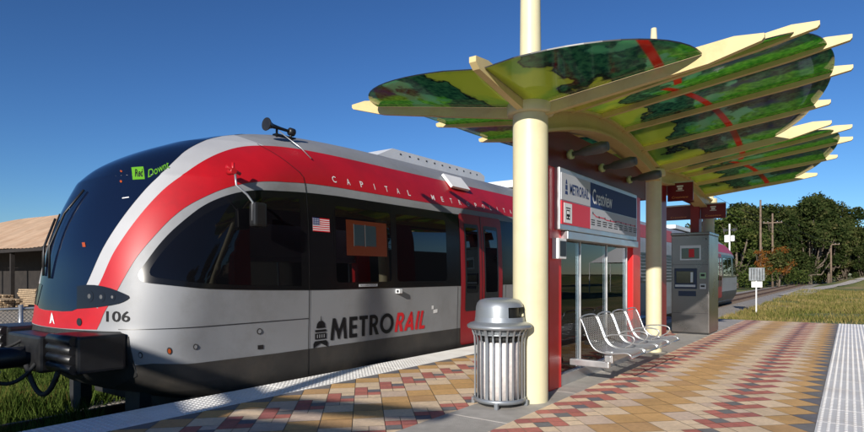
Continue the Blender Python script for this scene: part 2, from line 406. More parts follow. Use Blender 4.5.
# ------------------------------------------------------------------ platform
Y0, Y1 = -22., 18.35
g = MB(); g.box(-5.52, .37, Y0, Y1, GZ - .1, -.012); tag(g.build('platform_slab', 'concrete'), kind='structure')
g = MB(); g.quad((-4.95, Y0, -.008), (-3.03, Y0, -.008), (-3.03, Y1 - .01, -.008), (-4.95, Y1 - .01, -.008)); g.quad((-2.41, Y0, -.008), (-.24, Y0, -.008), (-.24, Y1 - .01, -.008), (-2.41, Y1 - .01, -.008))
tag(g.build('paving_bed', 'joint'), kind='structure')
g = MB()
for k in range(26):   # concrete strip between the paved halves, in bays with narrow joints
    a = Y0 + k * 1.553; g.box(-3.03, -2.41, a + .004, min(a + 1.549, Y1 - .01), -.05, 0, bevel=.004)
tag(g.build('concrete_strip', 'concrete'), kind='structure')
def clip(poly, ax, lim, keep_less):
    out = []
    for i in range(len(poly)):
        a, b = poly[i], poly[(i + 1) % len(poly)]
        ina = (a[ax] <= lim) == keep_less; inb = (b[ax] <= lim) == keep_less
        if ina: out.append(a)
        if ina != inb:
            t = (lim - a[ax]) / (b[ax] - a[ax]); out.append((a[0] + (b[0] - a[0]) * t, a[1] + (b[1] - a[1]) * t))
    return out
def paving(name, u0, step, xa, xb):
    """45 degree tiles in lengthwise colour rows; u0 = lateral origin, step signed row spacing"""
    Pp = .415; mb = MB(); gap = .93
    def tile(cx, cy, hx, hy, col):
        e = .975 if hx > .15 else .96
        if random.random() < .0: return
        p = [(cx - hx * e, cy), (cx, cy - hy * e), (cx + hx * e, cy), (cx, cy + hy * e)]
        for ax, lim, less in ((0, xb, True), (0, xa, False), (1, Y1 - .012, True)):
            p = clip(p, ax, lim, less)
            if len(p) < 3: return
        mi = 'GMTR'.index(col) * 4 + random.randrange(4)
        z = random.uniform(-.0015, .0)
        f = mb.bm.faces.new([mb.bm.verts.new((x, y, z)) for x, y in p]); f.material_index = mi
    rows = {0: 'G', 1: 'M', 2: 'T', 5: 'T', 6: 'M', 7: 'M', 8: 'T', 11: 'T', 12: 'T'}
    sg = 1 if step > 0 else -1; a = abs(step)
    nj = int((Y1 - Y0) / Pp) + 2
    for j in range(nj):
        yb = Y0 + j * Pp
        for r, c in rows.items():
            tile(u0 + step * r, yb + (Pp / 2 if r % 2 else 0), a, Pp / 2, c)
        # chevrons of small bricks; rows 3,4 point back, rows 9,10 point ahead
        for base, fl, ph in ((3.5, 1, 0), (9.5, -1, Pp / 2)):
            cells = [(0, 0, 'R'), (-1, .25, 'R'), (1, .25, 'R'), (2, .5, 'R'), (0, .5, 'G'), (-2, 0, 'T'), (-1, -.25, 'T'), (1, .75, 'T')]
            for l, t, c in cells:
                lx = u0 + step * base + (-sg) * l * a / 2 * fl
                tile(lx, yb + ph + fl * t * Pp, a / 2, Pp / 4, c)
    o = mb.build(name, PM); return tag(o, kind='structure')
paving('paving_right', -.24, -.2, -2.41, -.24)
paving('paving_left', -4.96, .193, -4.95, -3.03)
def strip(name, xa, xb, mat, y0, ydome):
    mb = MB(); k = 0; y = y0
    while y < Y1 - .02:
        yb = min(y + .61, Y1); mb.box(xa + .002, xb - .002, y + .003, yb - .003, -.04, .003, bevel=.002)
        y += .61
    nx = 10; dx = (xb - xa) / nx; y = ydome
    prof = [(.016, .003), (.0135, .0062), (.006, .0074)]
    n = 6
    while y < Y1 - .03:
        far = y > 13
        for i in range(nx):
            x = xa + dx * (i + .5)
            rr = [[mb.bm.verts.new((x + r * math.cos(2 * PI * q / n), y + r * math.sin(2 * PI * q / n), z)) for q in range(n)] for r, z in prof[:(2 if far else 3)]]
            for a, b in zip(rr, rr[1:]):
                for q in range(n): mb.bm.faces.new((a[q], a[(q + 1) % n], b[(q + 1) % n], b[q])).smooth = True
            mb.bm.faces.new(rr[-1])
        y += dx
    return tag(mb.build(name, mat), kind='structure')
strip('tactile_strip_left', -5.52, -4.95, 'tactile', Y0 + .02, 1.2)
strip('tactile_strip_right', -.24, .37, 'tactile2', Y0 + .02, 3.8)

# ------------------------------------------------------------------ train surface
ZK = [-.25, .05, .5, .8, 1.2, 1.6, 2.0, 2.4, 2.6, 2.8, 3.0, 3.15, 3.28, 3.37, 3.41, 3.42]
WK = [1.40, 1.455, 1.46, 1.47, 1.475, 1.465, 1.45, 1.41, 1.35, 1.26, 1.13, .98, .78, .5, .25, .0]
VK = [3.9, 2.95, 2.617, 2.628, 2.683, 2.745, 2.861, 3.032, 3.238, 3.57, 4.016, 4.476, 4.934, 5.367, 5.796, 6.224]
LK = [.9, .9, .9, .943, 1.0, 1.2, 1.4, 1.6, 1.796, 1.992, 2.188, 2.335, 2.463, 2.551, 2.59, 2.6]
QN = 1.6; NN = 2.4; VEND = 18.7; FLIP = 43.2
def herm(K, p):
    p = min(max(p, 0), len(K) - 1.000001); i = int(p); t = p - i
    m0 = (K[i + 1] - K[i - 1]) / 2 if i > 0 else K[1] - K[0]
    m1 = (K[i + 2] - K[i]) / 2 if i + 2 < len(K) else K[i + 1] - K[i]
    return K[i] * (2 * t ** 3 - 3 * t * t + 1) + m0 * (t ** 3 - 2 * t * t + t) + K[i + 1] * (3 * t * t - 2 * t ** 3) + m1 * (t ** 3 - t * t)
def p_of_z(z):
    for i in range(len(ZK) - 1):
        if z <= ZK[i + 1]: return i + max(0, (z - ZK[i]) / (ZK[i + 1] - ZK[i]))
    return len(ZK) - 1
def zlin(p):
    p = min(max(p, 0), len(ZK) - 1.000001); i = int(p); return ZK[i] + (ZK[i + 1] - ZK[i]) * (p - i)
def surf(q, p):
    W_ = max(0, herm(WK, p)); l = herm(LK, p); vb = herm(VK, p) + l
    if q >= vb: return Vector((TC + W_, q, zlin(p)))
    ph = (vb - q) / QN
    if ph <= PI:
        c = math.cos(ph); s_ = math.sin(ph)
        return Vector((TC + W_ * math.copysign(abs(c) ** (2 / NN), c), vb - l * max(0, s_) ** (2 / NN), zlin(p)))
    return Vector((TC - W_, vb + (vb - QN * PI - q), zlin(p)))
def snorm(q, p):
    e = .03
    p = min(max(p, .04), len(ZK) - 1.1)
    a = surf(q + e, p) - surf(q - e, p); b = surf(q, p + e) - surf(q, p - e)
    n = b.cross(a) * -1
    if n.length < 1e-9: return Vector((0, 0, 1))
    n.normalize()
    ref = surf(q, p) - Vector((TC, max(surf(q, p).y, 6), 1.3))
    return n if n.dot(ref) > 0 else -n
def mirror_q(q, p):
    return 2 * (herm(VK, p) + herm(LK, p)) - QN * PI - q
def finish_surface(name, vs, fs, ns, mat, parent, flip):
    if flip:
        vs = [(v[0], FLIP - v[1], v[2]) for v in vs]; ns = [(n[0], -n[1], n[2]) for n in ns]
    me = bpy.data.meshes.new(name); me.from_pydata([tuple(v) for v in vs], [], fs); me.update()
    # make the winding agree with the surface normals
    bm = bmesh.new(); bm.from_mesh(me)
    bm.verts.ensure_lookup_table()
    rev = [f for f in bm.faces if f.normal.dot(sum((Vector(ns[v.index]) for v in f.verts), Vector())) < 0]
    bmesh.ops.reverse_faces(bm, faces=rev); bm.to_mesh(me); bm.free()
    me.shade_smooth(); me.normals_split_custom_set_from_vertices([tuple(n) for n in ns])
    return link(name, me, mat, parent)
def patch(name, poly, off, mat, parent, flip=False, left=False, tris=None, inp=False, qstep=.09, pstep=.3):
    """flat outline in (q, height) laid on the train skin, a few millimetres proud"""
    bm = bmesh.new()
    if tris:
        vv = [bm.verts.new((x, p_of_z(z), 0)) for x, z in tris[0]]
        for f in tris[1]:
            try: bm.faces.new([vv[i] for i in f])
            except ValueError: pass
    else:
        pts = []
        n = len(poly)
        for i in range(n):
            a, b = poly[i], poly[(i + 1) % n]
            k = max(1, int(math.hypot(b[0] - a[0], b[1] - a[1]) / .25)) if not inp else 1
            for j in range(k):
                t = j / k; x = a[0] + (b[0] - a[0]) * t; z = a[1] + (b[1] - a[1]) * t
                pts.append((x, z if inp else p_of_z(z)))
        cl = [pts[0]]
        for a in pts[1:]:
            if math.hypot(a[0] - cl[-1][0], a[1] - cl[-1][1]) > 1e-4: cl.append(a)
        if math.hypot(cl[0][0] - cl[-1][0], cl[0][1] - cl[-1][1]) < 1e-4: cl.pop()
        vv = [bm.verts.new((x, y_, 0)) for x, y_ in cl]
        for t in tessellate_polygon([[Vector((x, y_, 0)) for x, y_ in cl]]):
            bm.faces.new([vv[i] for i in t])
    xs_ = [v.co.x for v in bm.verts]; ys_ = [v.co.y for v in bm.verts]
    x = math.ceil(min(xs_) / qstep) * qstep
    while x < max(xs_):
        bmesh.ops.bisect_plane(bm, geom=bm.verts[:] + bm.edges[:] + bm.faces[:], plane_co=(x, 0, 0), plane_no=(1, 0, 0), dist=1e-5)
        x += qstep if x < 7 else .9
    y_ = math.ceil(min(ys_) / pstep) * pstep
    while y_ < max(ys_):
        bmesh.ops.bisect_plane(bm, geom=bm.verts[:] + bm.edges[:] + bm.faces[:], plane_co=(0, y_, 0), plane_no=(0, 1, 0), dist=1e-5)
        y_ += pstep
    bm.verts.index_update()
    V, Nn = [], []
    for v in bm.verts:
        q, p = v.co.x, v.co.y
        if left: q = mirror_q(q, p)
        n = snorm(q, p); V.append(surf(q, p) + n * off); Nn.append(n)
    F = [tuple(v.index for v in f.verts) for f in bm.faces]; bm.free()
    return finish_surface(name, V, F, Nn, mat, parent, flip)

train = thing('commuter_train', 'silver commuter rail train with red arched stripe and black windows standing at the platform', 'train', (TC, 2.6, GZ + .3))
def smooth_poly(p, it=2):
    """round the corners of an open polyline"""
    for _ in range(it):
        q = [p[0]]
        for a, b in zip(p, p[1:]): q += [(a[0] * .75 + b[0] * .25, a[1] * .75 + b[1] * .25), (a[0] * .25 + b[0] * .75, a[1] * .25 + b[1] * .75)]
        p = q + [p[-1]]
    return p
redL = smooth_poly([(5.6, 3.0), (5.35, 2.995), (4.95, 2.95), (4.6, 2.87), (4.17, 2.72), (3.74, 2.53), (3.3, 2.30), (2.98, 2.08), (2.68, 1.85), (2.41, 1.63), (2.2, 1.455), (1.94, 1.19)])
redR = smooth_poly([(5.6, 2.50), (5.05, 2.488), (4.57, 2.44), (4.25, 2.375), (3.95, 2.28), (3.68, 2.165), (3.39, 2.03), (3.15, 1.88), (2.92, 1.71), (2.7, 1.55), (2.53, 1.42), (2.31, 1.22), (2.14, 1.03), (2.02, .90), (1.9, .725)])
wsR = smooth_poly([(5.3, 3.33), (4.77, 3.172), (4.31, 2.979), (3.84, 2.762), (3.6, 2.62), (3.12, 2.345), (2.7, 2.035), (2.34, 1.75), (2.02, 1.475), (1.72, 1.19), (1.58, 1.02)])
winT = smooth_poly([(5.6, 2.375), (5.05, 2.36), (4.55, 2.326), (4.26, 2.287), (3.98, 2.21), (3.65, 2.075), (3.38, 1.91), (3.06, 1.70), (2.71, 1.415), (2.6, 1.33), (2.565, 1.28), (2.60, 1.225), (2.7, 1.205), (2.97, 1.185), (3.75, 1.125), (5.05, 1.09), (5.6, 1.088)])
def mirror_line(line):
    return [(mirror_q(q, p_of_z(z)), z) for q, z in line]

def car(flip):
    # body shell
    cols = []; ps = [i * .25 for i in range(0, 4 * (len(ZK) - 1) + 1)]
    V, Nn, F = [], [], []; NS = 10; NA = 56
    for p in ps:
        vb = herm(VK, p) + herm(LK, p)
        qs = [VEND + (vb - VEND) * i / NS for i in range(NS)] + [vb - QN * PI * i / NA for i in range(NA + 1)] + [vb - QN * PI - (VEND - vb) * (i + 1) / NS for i in range(NS)]
        for q in qs: V.append(surf(q, p)); Nn.append(snorm(q, p))
    nc = NS * 2 + NA + 1
    for j in range(len(ps) - 1):
        for i in range(nc - 1): F.append((j * nc + i, j * nc + i + 1, (j + 1) * nc + i + 1, (j + 1) * nc + i))
    body = finish_surface('body', V, F, Nn, ['silver', 'skirt'], train, flip)
    for f in body.data.polygons:
        if max(body.data.vertices[i].co.z for i in f.vertices) < .335: f.material_index = 1
    fy = (lambda y: FLIP - y) if flip else (lambda y: y)
    # rear bulkhead
    mb = MB(); pl = [(surf(VEND, i * .25).x, surf(VEND, i * .25).z) for i in range(0, 61)]
    pl2 = pl + [(2 * TC - x, z) for x, z in pl[::-1][1:]]
    mb.prism(pl2, lambda a, b, d: (TC + (a - TC) * .985, d, b), fy(VEND - .02), fy(VEND + .0)); mb.build('bulkhead', 'rubber', train)
    for left in (False, True):
        K = dict(flip=flip, left=left)
        patch('red_stripe', redL[::-1] [::-1] + redR[::-1] if False else [(VEND - .02, 3.0)] + redL + redR[::-1] + [(VEND - .02, 2.50)], .004, 'red', train, **K)
        patch('light_stripe', [(a, b) for a, b in wsR[4:]] + [(1.94, 1.19)] + redL[::-1][1:-8] , .003, 'lightsilver', train, **K)
        band = patch('window_band', [(VEND - .15, 2.375)] + winT + [(VEND - .15, 1.088)], .005, 'band', train, **K)
        patch('skirt', [(2.75, .375), (3.3, .345), (4.5, .33), (VEND - .02, .33), (VEND - .02, -.22), (2.6, -.22), (2.2, .0), (2.47, .24), (2.47, .36)], .004, 'skirt', train, **K)
        def rr(q0, q1, z0, z1, r=.06):
            pts = []
            for cx, cz, a in ((q1 - r, z1 - r, 0), (q0 + r, z1 - r, 90), (q0 + r, z0 + r, 180), (q1 - r, z0 + r, 270)):
                for k in range(5):
                    t = math.radians(a + k * 22.5); pts.append((cx + r * math.cos(t), cz + r * math.sin(t)))
            return pts
        wins = [(5.52, 6.68), (6.82, 8.16), (10.75, 12.1), (12.25, 13.6), (13.75, 15.1), (15.25, 16.6), (16.75, 18.2)]
        for a, b in wins:
            fr = patch('window', rr(a - .035, b + .035, 1.15, 2.27, .09), .007, 'band', band, qstep=.3, **K)
            patch('pane', rr(a, b, 1.185, 2.235, .06), .0095, 'pane', fr, qstep=.3, **K)
        # cab side window
        inner = [(4.9, 2.26), (4.5, 2.235), (4.2, 2.18), (3.9, 2.09), (3.6, 1.95), (3.3, 1.77), (3.05, 1.59), (2.85, 1.43), (2.74, 1.33), (2.76, 1.27), (3.0, 1.245), (3.8, 1.18), (4.9, 1.15)]
        patch('cab_pane', smooth_poly(inner, 1), .008, 'cabpane', band, **K)
        # door pair
        d = patch('door', rr(8.60, 10.12, .02, 2.40, .07), .012, 'doorred', train, qstep=.3, **K)
        for a, b in ((8.74, 9.24), (9.42, 9.96)):
            fr = patch('door_window', rr(a, b, .62, 2.22, .05), .016, 'black', d, qstep=.3, **K)
            patch('pane', rr(a + .05, b - .05, .95, 2.15, .04), .019, 'pane', fr, qstep=.3, **K)
        patch('door_gap', [(9.325, .03), (9.345, .03), (9.345, 2.38), (9.325, 2.38)], .0175, 'black', d, **K)
        # joints, filler caps, lamps on the side skin
        if not left:
            patch('panel_joint', [(5.03, .0), (5.042, .0), (5.042, 2.98), (5.03, 2.98)], .0075, 'black', train, **K)
            patch('panel_joint', [(2.25, .735), (3.2, .735), (5.03, .73), (5.03, .722), (3.2, .727), (2.25, .727)], .005, 'black', train, **K)
            for q, z, r, m in ((3.04, .50, .026, 'amber'), (2.58, .47, .022, 'silver'), (3.45, .52, .022, 'silver'), (4.27, .62, .025, 'silver')):
                patch('marker_lamp' if m == 'amber' else 'filler_cap', [(q + r * 1.5 * math.cos(t * PI / 8), z + r * 1.5 * math.sin(t * PI / 8)) for t in range(16)], .006, 'skirt', train, **K)
                patch('lens', [(q + r * math.cos(t * PI / 8), z + r * math.sin(t * PI / 8)) for t in range(16)], .012, m, train.children[-1], **K)
            patch('vent_plate', [(4.25, .405), (4.33, .405), (4.33, .455), (4.25, .455)], .006, 'black', train, **K)
    # windshield across the nose
    ws = wsR + [(1.6, .945), (1.45, .905), (1.25, .895)]
    wsm = mirror_line(ws)
    poly = ws + wsm[::-1]
    sh = patch('windshield', [(q, p_of_z(z)) for q, z in poly], .006, 'shield', train, flip=flip, inp=True)
    # headlamps
    hp = smooth_poly([(1.55, 1.17), (1.8, 1.19), (2.08, 1.165), (2.30, 1.11), (2.44, 1.065), (2.36, 1.02), (2.22, .985), (1.88, .95), (1.55, .93)], 1)
    for lf in (False, True):
        h = patch('headlamp', hp, .010, 'lens', train, flip=flip, left=lf, qstep=.04, pstep=.1)
        for q, z, r in ((1.78, 1.065, .062), (1.98, 1.06, .055), (2.16, 1.06, .04)):
            patch('reflector', [(q + r * 1.15 * math.cos(t * PI / 8), z + r * math.sin(t * PI / 8)) for t in range(16)], .013, 'lens', h, flip=flip, left=lf, qstep=.05, pstep=.1)
            patch('bulb', [(q + r * .45 * math.cos(t * PI / 8), z + r * .4 * math.sin(t * PI / 8)) for t in range(16)], .015, 'lampbody', h, flip=flip, left=lf, qstep=.05, pstep=.1)
    # red lower front
    lo = [(2.02, .90), (1.9, .725), (1.5, .72), (1.2, .715)]
    up = [(1.25, .893), (1.45, .903), (1.6, .943), (1.88, .95), (2.03, .92)]
    ml, mu = mirror_line(lo), mirror_line(up)
    patch('red_apron', lo[:] + ml[::-1] + mu[:] [::1] [::-1][::-1][::-1] + up[:] if False else lo + ml[::-1] + [mu[-1], mu[3], mu[2], mu[1], mu[0]] + up, .004, 'red', train, flip=flip, qstep=.06, pstep=.2)
    patch('apron_lamp', [(1.60 + .045 * math.cos(t * PI / 8), .795 + .042 * math.sin(t * PI / 8)) for t in range(16)], .012, 'black', train, flip=flip)
    # black lower nose behind the coupler
    bl = [(2.30, .70), (2.42, .66), (2.46, .36), (2.46, .24), (1.8, .02), (1.2, .0)]; bt = [(2.28, .71), (1.5, .712), (1.2, .710)]
    mb_, mt_ = mirror_line(bl), mirror_line(bt)
    patch('lower_nose', bl + mb_[::-1] + mt_ + bt[::-1], .005, 'rubber', train, flip=flip, qstep=.06, pstep=.2)
    return body
car(False)
car(True)
# front-only lettering and marks
def tpatch(name, txt, rect, mat, off=.0075, parent=train, **kw):
    vs, fs = text_faces(txt, *rect, **kw)
    return patch(name, None, off, mat, parent, tris=(vs, fs), qstep=.05, pstep=.25)
tpatch('number', '106', (2.06, 2.43, .808, .918), 'decalblack', bold=.01)
def glyph(ch):
    """bold geometric capitals as convex pieces in a unit-high box; returns (width, pieces)"""
    w = .20
    def ring(cx, cy, rx, ry, a0, a1, n, t=w):
        out = []
        for k in range(n):
            p, q = math.radians(a0 + (a1 - a0) * k / n), math.radians(a0 + (a1 - a0) * (k + 1) / n)
            out.append([(cx + rx * math.cos(p), cy + ry * math.sin(p)), (cx + rx * math.cos(q), cy + ry * math.sin(q)), (cx + (rx - t) * math.cos(q), cy + (ry - t * .92) * math.sin(q)), (cx + (rx - t) * math.cos(p), cy + (ry - t * .92) * math.sin(p))])
        return out
    B = lambda a, b, c, d: [(a, c), (b, c), (b, d), (a, d)]
    if ch == 'M': return 1.02, [[(.0, 0), (.19, 0), (.28, .78), (.12, 1)], [(.12, 1), (.28, 1), (.56, .30), (.51, .02), (.46, .02), (.24, .62)], [(.74, 1), (.90, 1), (.78, .62), (.56, .02), (.51, .02), (.46, .30)], [(.83, 0), (1.02, 0), (.90, 1), (.74, .78)]]
    if ch == 'E': return .52, [B(0, w, 0, 1), B(w, .52, 0, .18), B(w, .50, .42, .59), B(w, .52, .82, 1)]
    if ch == 'T': return .58, [B(0, .58, .82, 1), B(.19, .39, 0, .82)]
    if ch == 'R': return .62, [B(0, w, 0, 1), B(w, .30, .83, 1), B(w, .30, .40, .56)] + ring(.30, .70, .30, .30, -90, 90, 10, .19) + [[(.24, .42), (.44, .45), (.66, 0), (.43, 0)]]
    if ch == 'O': return 1.0, ring(.5, .5, .5, .52, 0, 360, 28)
    if ch == 'A': return .80, [[(0, 0), (.21, 0), (.47, .74), (.42, 1), (.34, 1)], [(.80, 0), (.59, 0), (.33, .74), (.38, 1), (.46, 1)], B(.2, .6, .18, .34)]
    if ch == 'I': return .2, [B(0, .2, 0, 1)]
    if ch == 'L': return .5, [B(0, w, 0, 1), B(w, .5, 0, .18)]
def word(txt, q0, q1, z0, z1, mat, shear=0.):
    gs = [glyph(c) for c in txt]; gap = .13; tot = sum(g_[0] for g_ in gs) + gap * (len(gs) - 1); k = (q1 - q0) / tot; h = z1 - z0; x = 0
    for w_, pcs in gs:
        V, F = [], []
        for p in pcs:
            F.append(tuple(range(len(V), len(V) + len(p)))); V += [(q0 + (x + a) * k + shear * (b - .5) * h, z0 + b * h) for a, b in p]
        # fan triangles keep concave strokes safe
        T = [];
        for f in F:
            for t in tessellate_polygon([[Vector((V[i][0], V[i][1], 0)) for i in f]]): T.append(tuple(f[j] for j in t))
        patch('lettering', None, .0075, mat, train, tris=(V, T), qstep=.06, pstep=.25); x += w_ + gap
word('METRO', 5.42, 6.74, .405, .70, 'decalblack'); word('RAIL', 6.80, 7.56, .405, .70, 'decalred', .22)
v0 = 5.60
for ch in 'CAPITAL METROPOLITAN':
    if ch != ' ':
        wd = {'I': .014, 'M': .085, 'O': .085, 'C': .075}.get(ch, .065)
        tpatch('lettering', ch, (v0 - wd / 2, v0 + wd / 2, 2.565, 2.655), 'decalwhite', bold=.01)
    v0 += .2775 if ch != ' ' else .385
tpatch('lettering', 'PROHIBIDO FUMAR', (5.98, 6.32, 1.128, 1.145), 'decalblack', off=.016)
patch('notice', [(5.95, 1.118), (6.35, 1.118), (6.35, 1.155), (5.95, 1.155)], .0130, 'decalwhite', train)
# capitol dome logo
def lg(pts): return [(5.245 + x * .16, .325 + z * .42) for x, z in pts]
for pts in ([(-.1, .62), (.1, .62), (.02, 1.0), (-.02, 1.0)], [(-.5, .62), (.5, .62), (.42, .76), (.22, .84), (-.22, .84), (-.42, .76)], [(-.62, .5), (.62, .5), (.62, .57), (-.62, .57)],
            [(-.62, .27), (.62, .27), (.62, .46), (-.62, .46)], [(-.8, .0), (.0, .14), (.8, .0), (.8, .14), (.62, .22), (-.62, .22), (-.8, .14)]):
    patch('emblem', lg(pts), .0075, 'decalblack', train)
for k in range(4): patch('emblem', lg([(-.42 + k * .25, .31), (-.32 + k * .25, .31), (-.32 + k * .25, .42), (-.42 + k * .25, .42)]), .009, 'silver', train)
# guessed view of an orange wall, painted on the first pane and darkened for tint
op = patch('painted_view', [(5.72, 1.56), (6.58, 1.56), (6.58, 2.06), (5.72, 2.06)], .0115, 'seen_orange', train)
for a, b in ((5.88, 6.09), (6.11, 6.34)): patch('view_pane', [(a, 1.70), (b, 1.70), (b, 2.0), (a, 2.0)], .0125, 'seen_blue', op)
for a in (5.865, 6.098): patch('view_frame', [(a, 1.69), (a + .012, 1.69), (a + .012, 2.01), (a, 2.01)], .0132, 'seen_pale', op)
# small flag
fl = patch('flag', [(5.11, 1.86), (5.41, 1.86), (5.41, 2.04), (5.11, 2.04)], .009, 'decalwhite', train)
for k in range(7):
    z = 1.86 + k * 2 * .18 / 13; patch('stripe', [(5.11, z), (5.41, z), (5.41, z + .18 / 13), (5.11, z + .18 / 13)], .0105, 'decalred', fl)
patch('canton', [(5.11, 1.943), (5.23, 1.943), (5.23, 2.04), (5.11, 2.04)], .012, 'decalblue', fl)
for i in range(5):
    for j in range(4): patch('star', [(5.125 + i * .023 + .006 * math.cos(t * PI / 3), 1.957 + j * .022 + .006 * math.sin(t * PI / 3)) for t in range(6)], .0135, 'decalwhite', fl)
# fleet emblem on the red apron and small marks
patch('apron_emblem', [(1.03, .75), (1.05, .76), (1.07, .80), (1.09, .76), (1.11, .75), (1.085, .83), (1.07, .875), (1.055, .83)], .009, 'decalwhite', train)
for q, z in ((7.75, .735), (7.80, .665), (7.86, .67)): patch('notice', [(q - .03, z - .025), (q + .03, z - .025), (q + .03, z + .035), (q - .03, z + .035)], .0075, 'decalwhite', train)
# lit destination display behind the windshield
dd = patch('destination_display', [(2.82, 2.335), (2.99, 2.34), (3.06, 2.50), (2.88, 2.495)], .0105, 'led', train)
vs, fs = text_faces('Red', 0, 1, 0, 1, bold=.03)
def dm(x, y): return (2.865 + x * .11 + y * .055, 2.365 + y * .10)
patch('lettering', None, .013, 'decalblack', dd, tris=([dm(x, y) for x, y in vs], fs), qstep=.05)
vs, fs = text_faces('Downt', 0, 1, 0, 1, bold=.0)
def dm2(x, y): return (3.04 + x * .36 + y * .06, 2.355 + y * .10 + x * .13)
patch('lettering', None, .0105, 'led', dd, tris=([dm2(x, y) for x, y in vs], fs), qstep=.05)
for q, z in ((2.69, 2.45), (2.64, 2.32)): patch('marker_dot', [(q + .018 * math.cos(t * PI / 5), z + .015 * math.sin(t * PI / 5)) for t in range(10)], .0105, 'amber', train)
patch('sticker', [(2.60, 2.115), (2.70, 2.125), (2.70, 2.135), (2.60, 2.125)], .0105, 'decalwhite', train)
patch('sticker', [(1.80, 1.59), (1.855, 1.59), (1.855, 1.64), (1.80, 1.64)], .0105, 'amber', train)
for q in (8.5, 10.25): patch('panel_joint', [(q, .0), (q + .01, .0), (q + .01, 1.08), (q, 1.08)], .0075, 'black', train)
# wipers
mb = MB()
def sp(q, z, off): p = p_of_z(z); return surf(q, p) + snorm(q, p) * off
mb.tube([sp(1.05, 1.25, .02), sp(1.25, 1.6, .06), sp(1.63, 1.98, .05), sp(2.0, 2.25, .03)], .014, 6)
mb.tube([sp(.85, 1.28, .02), sp(.95, 1.6, .05), sp(1.2, 1.95, .035)], .014, 6)
mb.tube([sp(.95, 1.38, .02), sp(1.1, 1.65, .03), sp(1.4, 2.0, .03)], .009, 6)
mb.build('wiper', 'black', train)

# power module, bellows, roof equipment, underframe
def module_ring(y0, y1, mat, name, sc_=1.0):
    mb = MB(); pl = [(surf(VEND, i * .5).x, surf(VEND, i * .5).z) for i in range(0, 31)]
    pl = pl + [(2 * TC - x, z) for x, z in pl[::-1][1:]]
    mb.prism(pl, lambda a, b, d: (TC + (a - TC) * sc_, d, 1.3 + (b - 1.3) * sc_), y0, y1); return mb.build(name, mat, train)
module_ring(VEND, VEND + .4, 'rubber', 'bellows', .93); module_ring(19.1, 24.1, 'silver', 'power_module'); module_ring(24.1, 24.5, 'rubber', 'bellows', .93)
mb = MB()
for k in range(9): mb.box(TC + 1.462, TC + 1.482, 19.6, 23.6, 1.0 + k * .12, 1.07 + k * .12)
mb.build('grille', 'black', train)
mb = MB(); mb.box(TC + 1.30, TC + 1.372, 19.1, 24.1, 2.55, 3.0, bevel=.01); mb.build('red_stripe', 'red', train)
for fy in (lambda y: y, lambda y: FLIP - y):
    mb = MB()
    def bxy(mb, x0, x1, a, b, z0, z1, bv=.02): a, b = sorted((fy(a), fy(b))); mb.box(x0, x1, a, b, z0, z1, bevel=bv)
    # roof unit with sloped front
    mb.prism([(7.35, 3.34), (7.75, 3.52), (10.7, 3.52), (10.9, 3.46), (10.9, 3.32)], lambda a, b, d: (d, fy(a), b), TC - .80, TC + .60)
    hv = mb.build('roof_unit', 'hvac', train)
    mb = MB()
    for k in range(11): bxy(mb, TC + .598, TC + .606, 7.95 + k * .26, 7.99 + k * .26, 3.44, 3.465, 0)
    mb.build('louvre_row', 'black', hv)
    mb = MB(); bxy(mb, TC - .7, TC + .7, 12.2, 15.6, 3.38, 3.56); mb.build('roof_unit', 'hvac', train)
    mb = MB(); bxy(mb, TC - 1.25, TC + 1.25, 3.6, 18.4, GZ + .32, -.08, .03); mb.build('underframe', 'rubber', train)
    for yb in (4.6, 6.6, 15.6, 17.2):
        for s_ in (-.72, .72):
            mb = MB(); mb.tube([(TC + s_ - .06, fy(yb), GZ + .19 + .40), (TC + s_ + .06, fy(yb), GZ + .19 + .40)], .40, 24); mb.tube([(TC + s_ - .16, fy(yb), GZ + .59), (TC + s_ + .16, fy(yb), GZ + .59)], .12, 12)
            mb.build('wheel', 'skirt', train)
    for s_ in (-.72, .72):
        mb = MB(); mb.prism([(-.16, .1), (.16, .1), (.16, -.22), (.10, -.38), (-.10, -.38), (-.16, -.22)], lambda a, b, d: (TC + s_ + a, fy(d), b), 3.15, 3.28); mb.build('rail_guard', 'rubber', train)
# front side buffers (ribbed blocks), coupler, hoses
for s_ in (1, -1):
    mb = MB(); x0, x1 = (TC + .60, TC + 1.19) if s_ > 0 else (TC - 1.19, TC - .60)
    mb.box(x0, x1, 2.40, 2.86, .335, .70, bevel=.03)
    for k in range(4): mb.tube([(x0 + .01, 2.39, .385 + k * .09), (x1 - .03, 2.39, .385 + k * .09)], .05, 10)
    mb.build('buffer', 'black', train)
mb = MB()
mb.tube([(TC, 3.0, .42), (TC, 1.75, .42)], .11, 14); mb.box(TC - .26, TC + .26, 1.42, 1.78, .20, .66, bevel=.04); mb.box(TC - .33, TC + .33, 1.85, 1.98, .52, .62, bevel=.02)
mb.box(TC - .45, TC + .45, 2.35, 2.75, .28, .66, bevel=.03); mb.tube([(TC + .2, 1.5, .55), (TC + .2, 1.2, .55)], .1, 12)
cp = mb.build('coupler', 'black', train)
mb = MB(); mb.box(TC - .30, TC - .02, 1.40, 1.44, .22, .60, bevel=.01); mb.build('coupler_plate', 'alu', cp)
mb = MB()
def arc(a, b, drop, n=12): return [Vector(a).lerp(Vector(b), t / n) - Vector((0, 0, drop * 4 * (t / n) * (1 - t / n))) for t in range(n + 1)]
mb.tube(arc((TC + .25, 2.3, .36), (TC + .72, 2.42, .33), .27), .026, 8); mb.tube(arc((TC + .15, 1.9, .4), (TC + .35, 2.35, .38), .2), .02, 8)
mb.tube(arc((TC - .25, 1.8, .6), (TC - .05, 2.4, .62), .12), .018, 8)
mb.build('hose', 'rubber', cp)
